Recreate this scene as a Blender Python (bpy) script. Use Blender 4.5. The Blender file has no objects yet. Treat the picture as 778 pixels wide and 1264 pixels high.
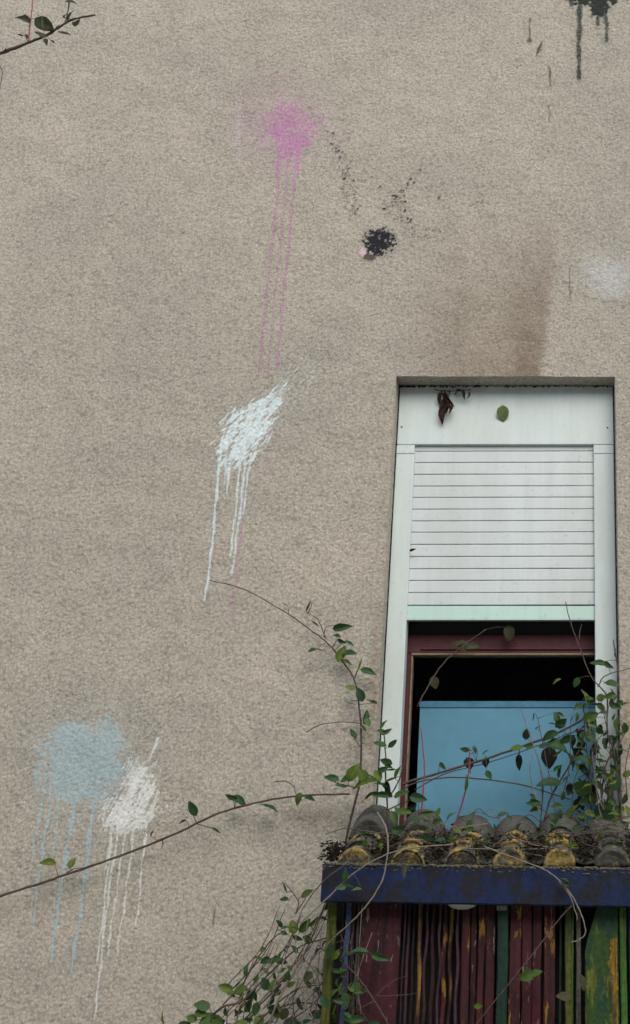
import bpy, bmesh, math, random
import numpy as np
from mathutils import Vector, Matrix

random.seed(7); rng = np.random.default_rng(11)
S = bpy.context.scene
COL = S.collection
R = math.radians

# ------------------------------------------------------------------ camera
F_PX = 1500.0; CU, CV = 700.0, 632.0; W_PX, H_PX = 778.0, 1264.0
PITCH = math.atan(F_PX / 3932.0)
CAM = np.array([0.0, -5.0, 1.6])
cd = bpy.data.cameras.new('camera'); cam = bpy.data.objects.new('camera', cd); COL.objects.link(cam)
cam.location = CAM; cam.rotation_euler = (R(90) + PITCH, 0, 0)
cd.sensor_fit = 'VERTICAL'; cd.sensor_height = 24.0; cd.lens = F_PX / H_PX * 24.0
cd.shift_x = (W_PX / 2 - CU) / H_PX; cd.shift_y = 0
cd.clip_start = 0.05; cd.clip_end = 2000
S.camera = cam

# ------------------------------------------------------------------ light
SUN_EL, SUN_AZ = R(46), R(160)        # high soft overcast light from in front of the wall
wd = bpy.data.worlds.new('World'); S.world = wd; wd.use_nodes = True
nt = wd.node_tree; bg = nt.nodes['Background']
sky = nt.nodes.new('ShaderNodeTexSky'); sky.sky_type = 'NISHITA'; sky.sun_disc = False
sky.sun_elevation = SUN_EL; sky.sun_rotation = SUN_AZ
sky.air_density = 1.0; sky.dust_density = 4.0; sky.ozone_density = 1.0
nt.links.new(sky.outputs[0], bg.inputs[0]); bg.inputs[1].default_value = 0.10
sl = bpy.data.lights.new('sun', 'SUN'); so = bpy.data.objects.new('sun', sl); COL.objects.link(so)
sl.energy = 1.15; sl.angle = R(60); sl.color = (1.0, 0.96, 0.90)
sd = Vector((math.sin(SUN_AZ) * math.cos(SUN_EL), math.cos(SUN_AZ) * math.cos(SUN_EL), math.sin(SUN_EL)))
so.rotation_euler = sd.to_track_quat('Z', 'Y').to_euler()
S.view_settings.view_transform = 'Standard'; S.view_settings.look = 'None'
S.view_settings.exposure = 0.84; S.view_settings.gamma = 1
S.render.engine = 'CYCLES'

# ------------------------------------------------------------------ geometry of the place
cP, sP = math.cos(PITCH), math.sin(PITCH)
def at(u, v, Y=0.0):
    """Point of the vertical plane y=Y (measured from the wall face) for a place read off the photograph."""
    a = (u - CU) / F_PX; b = -(v - CV) / F_PX
    d = np.array([a, cP - b * sP, sP + b * cP]); t = (Y - CAM[1]) / d[1]
    return Vector(CAM + d * t)
def mpp(p):                            # metres per photo pixel at a point
    return ((p[1] - CAM[1]) * cP + (p[2] - CAM[2]) * sP) / F_PX
def to_px(X, Y, Z):
    dy = Y - CAM[1]; dz = Z - CAM[2]
    dep = dy * cP + dz * sP; up = -dy * sP + dz * cP
    return CU + F_PX * X / dep, CV - F_PX * up / dep

# ------------------------------------------------------------------ materials
def mat(name):
    m = bpy.data.materials.new(name); m.use_nodes = True
    n = m.node_tree; b = n.nodes['Principled BSDF']; return m, n, b
def N(n, t, **k):
    x = n.nodes.new(t)
    for a, v in k.items(): setattr(x, a, v)
    return x
def coords(n, kind='Object'): return N(n, 'ShaderNodeTexCoord').outputs[kind]
def noise(n, co, sc, det=4, rough=.6, stretch=None):
    if stretch:
        mp = N(n, 'ShaderNodeMapping'); n.links.new(co, mp.inputs[0]); mp.inputs['Scale'].default_value = stretch; co = mp.outputs[0]
    t = N(n, 'ShaderNodeTexNoise'); n.links.new(co, t.inputs['Vector'])
    t.inputs['Scale'].default_value = sc; t.inputs['Detail'].default_value = det; t.inputs['Roughness'].default_value = rough
    return t.outputs['Fac']
def ramp(n, fac, stops, interp='LINEAR'):
    r = N(n, 'ShaderNodeValToRGB'); n.links.new(fac, r.inputs[0]); e = r.color_ramp; e.interpolation = interp
    while len(e.elements) < len(stops): e.elements.new(.5)
    for el, (p, c) in zip(e.elements, stops):
        el.position = p; el.color = (c, c, c, 1) if isinstance(c, (int, float)) else (*c, 1)
    return r.outputs[0]
def mix(n, f, a, b, mode='MIX'):
    m = N(n, 'ShaderNodeMix', data_type='RGBA', blend_type=mode)
    for i, v in ((0, f), (6, a), (7, b)):
        if hasattr(v, 'is_linked') or hasattr(v, 'links'): n.links.new(v, m.inputs[i])
        elif i == 0: m.inputs[0].default_value = v
        else: m.inputs[i].default_value = (*v, 1)
    return m.outputs[2]
def bump(n, b, h, strength, dist):
    x = N(n, 'ShaderNodeBump'); n.links.new(h, x.inputs['Height']); x.inputs['Strength'].default_value = strength
    x.inputs['Distance'].default_value = dist; n.links.new(x.outputs[0], b.inputs['Normal'])

def roughcast_material():
    m, n, b = mat('roughcast_render'); co = coords(n)
    sp = noise(n, co, 125, 3, .75); mid = noise(n, co, 55, 3, .6); big = noise(n, co, 1.3, 4, .6); bg2 = noise(n, co, 6, 5, .65)
    base = ramp(n, sp, [(.29, (.171, .163, .138)), (.40, (.317, .306, .264)), (.56, (.385, .375, .328)), (.72, (.50, .49, .44))])
    vo = N(n, 'ShaderNodeTexVoronoi'); n.links.new(co, vo.inputs[0]); vo.inputs['Scale'].default_value = 75
    grain = ramp(n, vo.outputs['Distance'], [(.0, 1.10), (.45, 1.0), (.85, .72)])
    base = mix(n, .8, base, grain, 'MULTIPLY')
    base = mix(n, .35, base, ramp(n, mid, [(.32, .72), (.5, 1.0), (.7, 1.12)]), 'MULTIPLY')
    base = mix(n, .8, base, ramp(n, big, [(.3, (.86, .86, .865)), (.5, (.97, .965, .955)), (.68, (1.09, 1.075, 1.04))]), 'MULTIPLY')
    base = mix(n, .6, base, ramp(n, bg2, [(.3, (.90, .89, .88)), (.7, (1.08, 1.07, 1.06))]), 'MULTIPLY')
    at_ = N(n, 'ShaderNodeAttribute', attribute_name='paint')
    col = mix(n, at_.outputs['Alpha'], base, at_.outputs['Color'])
    n.links.new(col, b.inputs['Base Color'])
    b.inputs['Roughness'].default_value = .92; b.inputs['Specular IOR Level'].default_value = .2
    bump(n, b, sp, .45, .0025)
    return m

def painted(name, base, wear, scale=12, thr=.55, rough=.55, streak=(1, 1, .15), spots=None, spot_thr=.62, bmp=.25, stretch_noise=14):
    """paint with vertical wear: base colour, wear colour showing where a streaky noise passes thr"""
    m, n, b = mat(name); co = coords(n)
    oi = N(n, 'ShaderNodeObjectInfo')
    add = N(n, 'ShaderNodeVectorMath', operation='MULTIPLY_ADD'); n.links.new(co, add.inputs[0]); add.inputs[1].default_value = (1, 1, 1)
    sc = N(n, 'ShaderNodeVectorMath', operation='SCALE'); sc.inputs[0].default_value = (17, 5, 9); n.links.new(oi.outputs['Random'], sc.inputs['Scale'])
    n.links.new(sc.outputs[0], add.inputs[2]); co = add.outputs[0]
    w = noise(n, co, scale, 6, .7, streak); fine = noise(n, co, 60, 5, .7)
    c = mix(n, ramp(n, w, [(thr - .04, 0.0), (thr + .05, 1.0)]), base, wear)
    if spots:
        s = noise(n, co, stretch_noise, 5, .62, (1.6, 1, .35))
        c = mix(n, ramp(n, s, [(spot_thr, 0.0), (spot_thr + .03, 1.0)]), c, spots)
    c = mix(n, .9, c, ramp(n, fine, [(.3, .45), (.52, 1.0), (.72, 1.5)]), 'MULTIPLY')
    c = mix(n, .8, c, ramp(n, noise(n, co, 40, 5, .7, (1, 1, .06)), [(.36, .35), (.5, 1.0), (.68, 1.35)]), 'MULTIPLY') if streak[2] < .2 else c
    n.links.new(c, b.inputs['Base Color']); b.inputs['Roughness'].default_value = max(rough, .6); b.inputs['Specular IOR Level'].default_value = .25
    bump(n, b, noise(n, co, 25, 6, .7, streak), bmp, .006)
    return m

def white_material(name, base, dirt):
    m, n, b = mat(name); co = coords(n)
    a = noise(n, co, 5, 6, .65, (1, 1, .5)); f = noise(n, co, 45, 5, .65); v = noise(n, co, 22, 4, .6, (1, 1, .08))
    c = mix(n, ramp(n, a, [(.42, 0.0), (.75, .55)]), base, dirt)
    c = mix(n, ramp(n, f, [(.60, 0.0), (.72, .5)]), c, (.30, .29, .25))
    c = mix(n, .45, c, ramp(n, v, [(.35, .88), (.6, 1.03)]), 'MULTIPLY')
    n.links.new(c, b.inputs['Base Color']); b.inputs['Roughness'].default_value = .45
    bump(n, b, a, .08, .01)
    return m

M = {}
M['wall'] = roughcast_material()
M['frame'] = white_material('weathered_white_aluminium', (.50, .60, .60), (.42, .48, .44))
M['slat'] = white_material('weathered_white_slat', (.50, .575, .59), (.42, .455, .44))
M['mint'] = white_material('faded_mint_bar', (.42, .62, .57), (.47, .56, .52))
def simple(name, c, rough=.7, var=.35, sc=30, bm=.2, metal=0):
    m, n, b = mat(name); co = coords(n); f = noise(n, co, sc, 5, .65)
    col = mix(n, 1.0, c, ramp(n, f, [(.3, 1 - var), (.7, 1 + var)]), 'MULTIPLY')
    n.links.new(col, b.inputs['Base Color']); b.inputs['Roughness'].default_value = rough; b.inputs['Metallic'].default_value = metal
    if bm: bump(n, b, f, bm, .004)
    return m
M['red_frame'] = simple('dark_red_window_paint', (.065, .006, .013), .6)
M['bead'] = simple('ochre_glazing_bead', (.19, .14, .09), .6)
M['dark'] = simple('unlit_room_wall', (.16, .13, .11), .9)
M['gap'] = simple('black_gap_shade', (.012, .012, .013), .8)  # black colour stands for the shade in narrow gaps
M['reveal_side'] = simple('grey_reveal_lining', (.24, .23, .25), .8)
M['screw'] = simple('rusty_screw', (.08, .05, .04), .6, metal=.5)
M['beam'] = painted('worn_blue_paint', (.003, .013, .052), (.007, .009, .016), 11, .50, .6, (1, 1, .9), spots=(.05, .05, .035), spot_thr=.66)
M['red_board'] = painted('dark_red_board_paint', (.038, .008, .012), (.014, .005, .007), 14, .56, .5, (1, 1, .12), spots=(.17, .12, .11), spot_thr=.61, stretch_noise=34)
M['red_yellow'] = painted('dark_red_board_with_yellow_wear', (.040, .009, .012), (.016, .007, .008), 14, .55, .5, (1, 1, .1), spots=(.20, .11, .018), spot_thr=.56, stretch_noise=22)
M['purple_lath'] = painted('dull_purple_lath_paint', (.045, .022, .035), (.018, .012, .015), 16, .55, .6, (1, 1, .1))
M['yellow_lath'] = painted('yellow_worn_lath_paint', (.028, .012, .014), (.24, .15, .02), 12, .56, .6, (1, 1, .1))
M['green_post'] = painted('dark_green_post_paint', (.006, .026, .018), (.006, .015, .012), 10, .58, .6)
M['green_board'] = painted('mixed_green_board_paint', (.022, .052, .010), (.009, .040, .022), 9, .50, .6, (1, 1, .5), spots=(.085, .10, .014), spot_thr=.55)
M['lime'] = painted('lime_green_lath_paint', (.030, .095, .015), (.07, .10, .02), 10, .58, .55)
M['olive_post'] = painted('mossy_yellow_green_post', (.075, .085, .016), (.03, .042, .014), 9, .52, .8)
M['ochre'] = painted('ochre_paint', (.23, .125, .014), (.03, .055, .012), 14, .54, .6)
M['blue_lath'] = painted('pale_blue_lath_paint', (.035, .06, .13), (.025, .022, .04), 11, .55, .6)
M['grey_lath'] = painted('bare_grey_wood', (.075, .075, .065), (.045, .05, .04), 12, .55, .85)
M['black_matt'] = simple('black_wood_and_gap_shade', (.010, .008, .008), .9)  # black wood, and the sheets that stand for shade behind the boards

def blue_board_material():
    m, n, b = mat('sky_blue_board_paint'); co = coords(n)
    a = noise(n, co, 3, 4, .5); f = noise(n, co, 26, 5, .6); s = noise(n, co, 16, 5, .7, (1.4, 1, .55))
    c = mix(n, a, (.11, .30, .44), (.14, .34, .48))
    c = mix(n, .4, c, ramp(n, f, [(.3, .86), (.7, 1.12)]), 'MULTIPLY')
    sep = N(n, 'ShaderNodeSeparateXYZ'); n.links.new(coords(n, 'Generated'), sep.inputs[0])
    zr = ramp(n, sep.outputs[2], [(.25, 1.0), (.46, 0.0)])
    mm = N(n, 'ShaderNodeMath', operation='MULTIPLY'); n.links.new(ramp(n, s, [(.55, 0.0), (.60, 1.0)]), mm.inputs[0]); n.links.new(zr, mm.inputs[1])
    c = mix(n, mm.outputs[0], c, (.30, .25, .17))
    n.links.new(c, b.inputs['Base Color']); b.inputs['Roughness'].default_value = .5
    return m
M['board'] = blue_board_material()
def glass_material():
    m, n, b = mat('window_glass'); out = n.nodes['Material Output']
    tr = N(n, 'ShaderNodeBsdfTransparent'); tr.inputs[0].default_value = (.93, .95, .95, 1)
    gl = N(n, 'ShaderNodeBsdfGlossy'); gl.inputs['Roughness'].default_value = .02
    fr_ = N(n, 'ShaderNodeFresnel'); fr_.inputs[0].default_value = 1.45; ge = N(n, 'ShaderNodeNewGeometry'); iv = N(n, 'ShaderNodeMath', operation='SUBTRACT'); iv.inputs[0].default_value = 1; n.links.new(ge.outputs['Backfacing'], iv.inputs[1]); fr = N(n, 'ShaderNodeMath', operation='MULTIPLY'); n.links.new(fr_.outputs[0], fr.inputs[0]); n.links.new(iv.outputs[0], fr.inputs[1])
    mx = N(n, 'ShaderNodeMixShader'); n.links.new(fr.outputs[0], mx.inputs[0]); n.links.new(tr.outputs[0], mx.inputs[1]); n.links.new(gl.outputs[0], mx.inputs[2])
    n.links.new(mx.outputs[0], out.inputs[0]); n.nodes.remove(b); return m
M['glass'] = glass_material()
def tile_material():
    m, n, b = mat('lichened_roof_tile'); co = coords(n)
    oi = N(n, 'ShaderNodeObjectInfo')
    wpos = N(n, 'ShaderNodeNewGeometry').outputs['Position']
    f = noise(n, wpos, 45, 6, .7); g = noise(n, wpos, 17, 6, .65); y = noise(n, wpos, 13, 5, .7); big = noise(n, wpos, 5, 3, .5)
    c = ramp(n, f, [(.3, (.022, .023, .021)), (.5, (.055, .055, .048)), (.7, (.12, .118, .10))])
    c = mix(n, ramp(n, g, [(.50, 0.0), (.62, .8)]), c, (.035, .045, .020))
    lich = N(n, 'ShaderNodeAttribute', attribute_name='lichen')
    mm = N(n, 'ShaderNodeMath', operation='ADD'); n.links.new(y, mm.inputs[0]); n.links.new(lich.outputs['Fac'], mm.inputs[1])
    yl = mix(n, ramp(n, f, [(.4, 0.0), (.6, 1.0)]), (.20, .12, .022), (.30, .26, .09))
    c = mix(n, ramp(n, mm.outputs[0], [(.70, 0.0), (.78, 1.0)]), c, yl)
    wh = noise(n, wpos, 60, 4, .7)
    c = mix(n, ramp(n, wh, [(.66, 0.0), (.72, .7)]), c, (.30, .31, .27))
    n.links.new(c, b.inputs['Base Color']); b.inputs['Roughness'].default_value = .95
    bump(n, b, f, .9, .012); return m
M['tile'] = tile_material()
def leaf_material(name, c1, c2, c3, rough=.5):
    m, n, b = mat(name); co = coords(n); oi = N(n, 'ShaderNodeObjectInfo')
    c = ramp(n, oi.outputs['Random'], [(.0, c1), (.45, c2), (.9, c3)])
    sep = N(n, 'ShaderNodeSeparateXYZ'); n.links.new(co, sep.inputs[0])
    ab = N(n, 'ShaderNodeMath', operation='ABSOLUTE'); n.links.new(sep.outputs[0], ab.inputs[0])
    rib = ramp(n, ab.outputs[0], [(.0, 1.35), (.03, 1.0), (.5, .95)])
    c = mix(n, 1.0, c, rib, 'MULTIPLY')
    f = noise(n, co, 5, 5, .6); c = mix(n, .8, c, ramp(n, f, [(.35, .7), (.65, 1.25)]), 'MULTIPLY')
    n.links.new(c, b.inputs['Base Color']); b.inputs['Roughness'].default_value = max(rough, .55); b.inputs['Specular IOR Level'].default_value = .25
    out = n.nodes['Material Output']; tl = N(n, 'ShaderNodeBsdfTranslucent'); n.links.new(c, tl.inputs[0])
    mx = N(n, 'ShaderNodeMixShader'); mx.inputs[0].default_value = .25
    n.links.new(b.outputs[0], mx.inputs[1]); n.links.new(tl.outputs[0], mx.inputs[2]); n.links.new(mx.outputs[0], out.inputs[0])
    return m
M['leaf'] = leaf_material('green_leaf', (.018, .052, .022), (.030, .080, .022), (.085, .13, .018))
M['twig_leaf'] = leaf_material('dark_olive_leaf', (.022, .028, .014), (.030, .036, .016), (.028, .026, .014), .6)
M['leaf_pale'] = leaf_material('pale_green_leaf', (.10, .14, .05), (.11, .15, .05), (.12, .16, .05))
M['leaf_dull'] = leaf_material('dull_olive_leaf', (.040, .045, .024), (.055, .060, .030), (.040, .040, .020), .7)
M['leaf_dark'] = leaf_material('dead_leaf_and_reflection', (.008, .012, .009), (.010, .015, .011), (.012, .012, .010), .8)  # dead leaves, and the leaves that imitate reflections in the pane
M['leaf_brown'] = leaf_material('dry_brown_leaf', (.035, .018, .012), (.05, .025, .016), (.03, .016, .010), .85)
M['stem'] = simple('brown_stem', (.060, .040, .034), .8, .4, 60)
M['stem_pale'] = simple('pale_grey_stem', (.16, .145, .12), .8, .3, 60)
M['stem_red'] = simple('crimson_shoot', (.22, .025, .06), .5, .3, 60)
M['tree_leaf'] = leaf_material('tree_foliage', (.02, .045, .018), (.03, .06, .02), (.04, .07, .02), .9)
M['litter'] = leaf_material('rotting_litter', (.014, .012, .009), (.030, .024, .016), (.05, .042, .022), .9)
M['moss'] = simple('grey_green_moss', (.085, .085, .05), 1, .6, 90, .5)
M['mortar'] = simple('crumbling_mortar', (.17, .165, .14), .95, .5, 40, .6)

# ------------------------------------------------------------------ object helpers
def link(name, me, m=None, parent=None):
    o = bpy.data.objects.new(name, me); COL.objects.link(o)
    if m is not None and me is not None and len(me.materials) == 0: me.materials.append(m)
    if parent: o.parent = parent
    return o
def empty(name, loc, label, cat, group=None):
    o = bpy.data.objects.new(name, None); COL.objects.link(o); o.location = loc; o.empty_display_size = .1
    o['label'] = label; o['category'] = cat
    if group: o['group'] = group
    return o
def child(name, me, m, parent, label=None):
    """mesh given in world coordinates, stored relative to its parents' origin"""
    o = link(name, me, m, parent)
    off = Vector((0, 0, 0)); p = parent
    while p: off += p.location; p = p.parent
    me.transform(Matrix.Translation(-off))
    if label: o['label'] = label
    return o
def bm_me(bm, name, smooth=False):
    me = bpy.data.meshes.new(name); bm.normal_update(); bm.to_mesh(me); bm.free()
    if smooth:
        for p in me.polygons: p.use_smooth = True
    return me
def box_bm(bm, a, b, bev=0.0):
    x0, y0, z0 = (min(a[i], b[i]) for i in range(3)); x1, y1, z1 = (max(a[i], b[i]) for i in range(3))
    vs = [bm.verts.new(p) for p in ((x0, y0, z0), (x1, y0, z0), (x1, y1, z0), (x0, y1, z0), (x0, y0, z1), (x1, y0, z1), (x1, y1, z1), (x0, y1, z1))]
    fs = [bm.faces.new([vs[i] for i in f]) for f in ((0, 3, 2, 1), (4, 5, 6, 7), (0, 1, 5, 4), (1, 2, 6, 5), (2, 3, 7, 6), (3, 0, 4, 7))]
    if bev:
        es = list({e for f in fs for e in f.edges}); bmesh.ops.bevel(bm, geom=es, offset=bev, segments=2, profile=.5, affect='EDGES')
def box(name, a, b, m, parent, bev=0.0, label=None):
    bm = bmesh.new(); box_bm(bm, a, b, bev); return child(name, bm_me(bm, name), m, parent, label)
def tube_bm(bm, pts, radii, n=6, jitter=0.0):
    pts = [Vector(p) for p in pts]; rings = []; ref = Vector((0, -1, 0.13)).normalized()
    for i, p in enumerate(pts):
        d = (pts[min(i + 1, len(pts) - 1)] - pts[max(i - 1, 0)])
        if d.length < 1e-6: d = Vector((0, 0, 1))
        d.normalize(); a = d.cross(ref)
        if a.length < .05: a = d.cross(Vector((1, 0, 0)))
        a.normalize(); b = d.cross(a); r = radii[i] * (1 + random.uniform(-jitter, jitter))
        rings.append([bm.verts.new(p + (a * math.cos(2 * math.pi * k / n) + b * math.sin(2 * math.pi * k / n)) * r) for k in range(n)])
    for A, B in zip(rings, rings[1:]):
        for k in range(n): bm.faces.new((A[k], A[(k + 1) % n], B[(k + 1) % n], B[k]))
    bm.faces.new(rings[0][::-1]); bm.faces.new(rings[-1])
def smooth_line(pts, sub=6):
    P = [Vector(p) for p in pts]
    if len(P) < 3: return [P[0].lerp(P[-1], i / sub) for i in range(sub + 1)]
    out = []; Q = [P[0] * 2 - P[1]] + P + [P[-1] * 2 - P[-2]]
    for i in range(1, len(Q) - 2):
        a, b, c, d = Q[i - 1], Q[i], Q[i + 1], Q[i + 2]
        for k in range(sub):
            t = k / sub
            out.append(.5 * ((2 * b) + (c - a) * t + (2 * a - 5 * b + 4 * c - d) * t * t + (3 * b - a - 3 * c + d) * t ** 3))
    out.append(P[-1]); return out

# ------------------------------------------------------------------ ground
bm = bmesh.new(); bmesh.ops.create_grid(bm, x_segments=60, y_segments=60, size=300)
for v in bm.verts:
    if abs(v.co.x) > 12 or abs(v.co.y) > 12: v.co.z = random.uniform(-.05, .05)
g = link('ground', bm_me(bm, 'ground'), simple('pale_bounce_ground', (.38, .365, .33), 1, .25, 3, .3)); g['kind'] = 'structure'  # unseen ground, made pale to bounce light up under the lintel

# trees across the yard: what the dark window glass mirrors
def far_tree(x, y, h, label):
    t = empty('tree', (x, y, 0), label, 'tree', 'trees opposite the wall'); r_ = random.Random(int(x * 10)); bm = bmesh.new()
    tube_bm(bm, [(x, y, 0), (x + .1, y, h * .3), (x, y + .1, h * .75)], [.22, .17, .05], 8)
    for k in range(7):
        a = r_.uniform(0, 6.3); z = h * r_.uniform(.25, .6); tube_bm(bm, [(x, y, z), (x + math.cos(a) * h * .15, y + math.sin(a) * h * .15, z + h * .12), (x + math.cos(a) * h * .27, y + math.sin(a) * h * .27, z + h * .18)], [.08, .05, .02], 5)
    child('trunk', bm_me(bm, 'trunk'), M['stem'], t)
    bm = bmesh.new()
    for k in range(9000):
        a = r_.uniform(0, 6.3); q = r_.uniform(-1, 1); rad = r_.random() ** .4 * (1 + .25 * math.sin(3 * a + 5 * q)); w = math.sqrt(1 - q * q) * rad
        p = Vector((x + math.cos(a) * w * h * .36, y + math.sin(a) * w * h * .36, h * .56 + q * rad * h * .44)); e = r_.uniform(.2, .4)
        m4 = Matrix.Translation(p) @ Matrix.Rotation(r_.uniform(0, 6.3), 4, 'Z') @ Matrix.Rotation(r_.uniform(-1.4, 1.4), 4, 'X')
        bm.faces.new([bm.verts.new(m4 @ Vector(c)) for c in ((-e, 0, 0), (0, -e * .6, 0), (e, 0, .05), (0, e * .6, 0))])
    child('crown', bm_me(bm, 'crown'), M['tree_leaf'], t)
# ------------------------------------------------------------------ the house wall
house = empty('house', (0, 0, 0), 'beige roughcast house wall with thrown paint splashes around a half shuttered window', 'house')
CELL = 0.005
xl = round(at(489.5, 472).x / CELL) * CELL; xr = round(at(759, 472).x / CELL) * CELL
zt = round(at(600, 465).z / CELL) * CELL; zb = round(1.98 / CELL) * CELL
ZB0 = zb
fx0, fx1, fz0, fz1 = -3.15, 0.50, 1.32, 6.50
xs = np.concatenate([np.arange(-9, fx0 - .2, .5), np.arange(round(fx0 / CELL), round(fx1 / CELL) + 1) * CELL, np.arange(fx1 + .5, 6.1, .5)])
zs = np.concatenate([np.arange(0, fz0 - .1, .2), np.arange(round(fz0 / CELL), round(fz1 / CELL) + 1) * CELL, np.arange(fz1 + .5, 9.1, .5)])
XX, ZZ = np.meshgrid(xs, zs); nz, nx = XX.shape
def band(lo, hi, aniso=(1, 1), seed=0):
    """band limited random field on the (nz,nx) lattice; lo..hi wavelengths in cells; unit variance"""
    r = np.random.default_rng(seed); h = np.fft.rfft2(r.standard_normal((nz, nx)))
    fy = np.fft.fftfreq(nz)[:, None] * aniso[1]; fx = np.fft.rfftfreq(nx)[None, :] * aniso[0]
    k = np.sqrt(fx * fx + fy * fy) + 1e-9
    h *= np.exp(-(k * lo) ** 2) * (1 - np.exp(-(k * hi) ** 2)); f = np.fft.irfft2(h, s=(nz, nx)); return f / f.std()
n_fine = band(1.15, 4.5, seed=1); n_mid = band(3.2, 12, seed=2); n_cm = band(8, 30, seed=3); n_big = band(30, 150, seed=4)
height = np.minimum(.00085 * n_fine + .0005 * n_mid, .0013) + .0003 * n_cm + .0010 * n_big
height = height - .0011 * np.maximum(-n_fine - .8, 0)
inside = (XX >= fx0 - .01) & (XX <= fx1 + .01) & (ZZ >= fz0 - .01) & (ZZ <= fz1 + .01)
height = np.where(inside, height, 0.0)
YY = -height
UU, VV = to_px(XX, 0.0, ZZ)

def grid_mesh(name, V, Fq, colors=None):
    me = bpy.data.meshes.new(name); me.vertices.add(len(V)); me.vertices.foreach_set('co', V.astype(np.float32).ravel())
    nf = len(Fq); me.loops.add(nf * 4); me.loops.foreach_set('vertex_index', Fq.astype(np.int32).ravel())
    me.polygons.add(nf); me.polygons.foreach_set('loop_start', np.arange(nf, dtype=np.int32) * 4)
    me.polygons.foreach_set('use_smooth', np.ones(nf, dtype=bool))
    if colors is not None:
        a = me.color_attributes.new('paint', 'FLOAT_COLOR', 'POINT'); a.data.foreach_set('color', colors.astype(np.float32).ravel())
    me.update(calc_edges=True); return me
idx = np.arange(nz * nx).reshape(nz, nx)
Fall = np.stack([idx[:-1, :-1], idx[:-1, 1:], idx[1:, 1:], idx[1:, :-1]], -1)
cx = (XX[:-1, :-1] + XX[1:, 1:]) / 2; cz = (ZZ[:-1, :-1] + ZZ[1:, 1:]) / 2
hole = (cx > xl) & (cx < xr) & (cz > zb) & (cz < zt)
Vw = np.stack([XX, YY, ZZ], -1).reshape(-1, 3)
Fw = Fall[~hole].reshape(-1, 4)
# the reveals: soffit, both sides and the sill run back from the very edge of the wall mesh
il, ir = int(np.argmin(abs(xs - xl))), int(np.argmin(abs(xs - xr))); jb, jt = int(np.argmin(abs(zs - zb))), int(np.argmin(abs(zs - zt)))
DEPTH = .10; NR = 20
extraV = []; extraF = []; base = len(Vw)
def reveal(edge_idx, inward, flip):
    global base
    e = Vw[edge_idx]; n = len(e); rows = [edge_idx]
    rr = np.random.default_rng(n).standard_normal((NR + 1, n))
    k = np.array([.25, .5, .25]); 
    for a in range(n and 2): rr = np.apply_along_axis(lambda q: np.convolve(q, k, 'same'), 1, rr)
    for j in range(1, NR + 1):
        t = j / NR; P = e.copy(); P[:, 1] = e[:, 1] * (1 - t) + (DEPTH + .03) * t
        P += np.array(inward)[None, :] * (rr[j] * .0016)[:, None]
        extraV.append(P); rows.append(np.arange(base, base + n)); base += n
    for A, B in zip(rows, rows[1:]):
        q = np.stack([A[:-1], A[1:], B[1:], B[:-1]], -1); extraF.append(q[:, ::-1] if flip else q)
reveal(idx[jt, il:ir + 1], (0, 0, 1), False)
reveal(idx[jb:jt + 1, il], (1, 0, 0), True)
reveal(idx[jb:jt + 1, ir], (1, 0, 0), False)
reveal(idx[jb, il:ir + 1], (0, 0, 1), True)
_V = np.concatenate([Vw] + extraV); wall_me = grid_mesh('wall', _V, np.concatenate([Fw] + extraF), np.zeros((len(_V), 4)))
wall = child('wall', wall_me, M['wall'], house)

for x_, y_, h_, l_ in ((-9, -15, 9.5, 'broad dark tree at the far left of the row'), (-3.5, -16, 11, 'tallest dark tree of the row'), (1.5, -15, 9.5, 'dark round tree facing the window'), (6.5, -16, 10.5, 'dark tree right of the one facing the window'), (12, -15, 9, 'small dark tree at the right end of the row')): far_tree(x_, y_, h_, l_)
# ---- paint and stains: thin films that take the wall's own relief
def sm(a, b, x): t = np.clip((x - a) / (b - a + 1e-9), 0, 1); return t * t * (3 - 2 * t)
PC = np.zeros((nz, nx, 3)); PA = np.zeros((nz, nx)); NF = [0]
def film(label, color, alpha, lift=.0006, name='paint_splash', var=.08):
    global PC, PA
    alpha = np.clip(np.where(inside, alpha, 0), 0, 1); m = alpha > .02; NF[0] += 1; lift = .0002 + .00008 * NF[0]
    A2 = alpha + PA * (1 - alpha); C2 = (np.array(color) * alpha[..., None] + PC * (PA * (1 - alpha))[..., None]) / np.maximum(A2, 1e-6)[..., None]
    PC = np.where(m[..., None], C2, PC); PA = np.where(m, A2, PA)
    fm = (m[:-1, :-1] | m[1:, :-1] | m[:-1, 1:] | m[1:, 1:]) & ~hole
    F = Fall[fm].reshape(-1, 4); used, inv = np.unique(F, return_inverse=True)
    V = Vw[used].copy(); V[:, 1] -= lift
    c = np.ones((len(used), 4)); j = 1 + var * n_mid.ravel()[used]
    c[:, :3] = np.clip(PC.reshape(-1, 3)[used] * j[:, None], 0, 1)
    c[:, 3] = PA.ravel()[used]
    me = grid_mesh(name, V, inv.reshape(-1, 4), c)
    return child(name, me, M['wall'], wall, label)
def drip(u0, v0, v1, w, a=1.0, rough=.8, wob=1.2, seed=0, head=0):
    p = at(u0, v0); z1 = at(u0, v1).z; r = np.random.default_rng(int(seed * 97 + u0 * 3 + v0))
    ph = r.uniform(0, 6, 3); mp = mpp(p)
    xc = p.x + mp * wob * (np.sin(ZZ * 9 + ph[0]) + .6 * np.sin(ZZ * 31 + ph[1]) + .35 * np.sin(ZZ * 83 + ph[2]))
    wd_ = w * mp * .5 * (1 + .25 * np.sin(ZZ * 47 + ph[0])) * (.75 + .25 * sm(z1, p.z, ZZ))
    m = 1 - sm(.55, 1.25, abs(XX - xc) / wd_ + .12 * n_fine)
    m *= sm(z1 - .004, z1 + .02, ZZ) * (ZZ < p.z)
    return a * m * (1 - rough * sm(.1, 1.2, n_fine * .6 + n_mid * .55))
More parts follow.
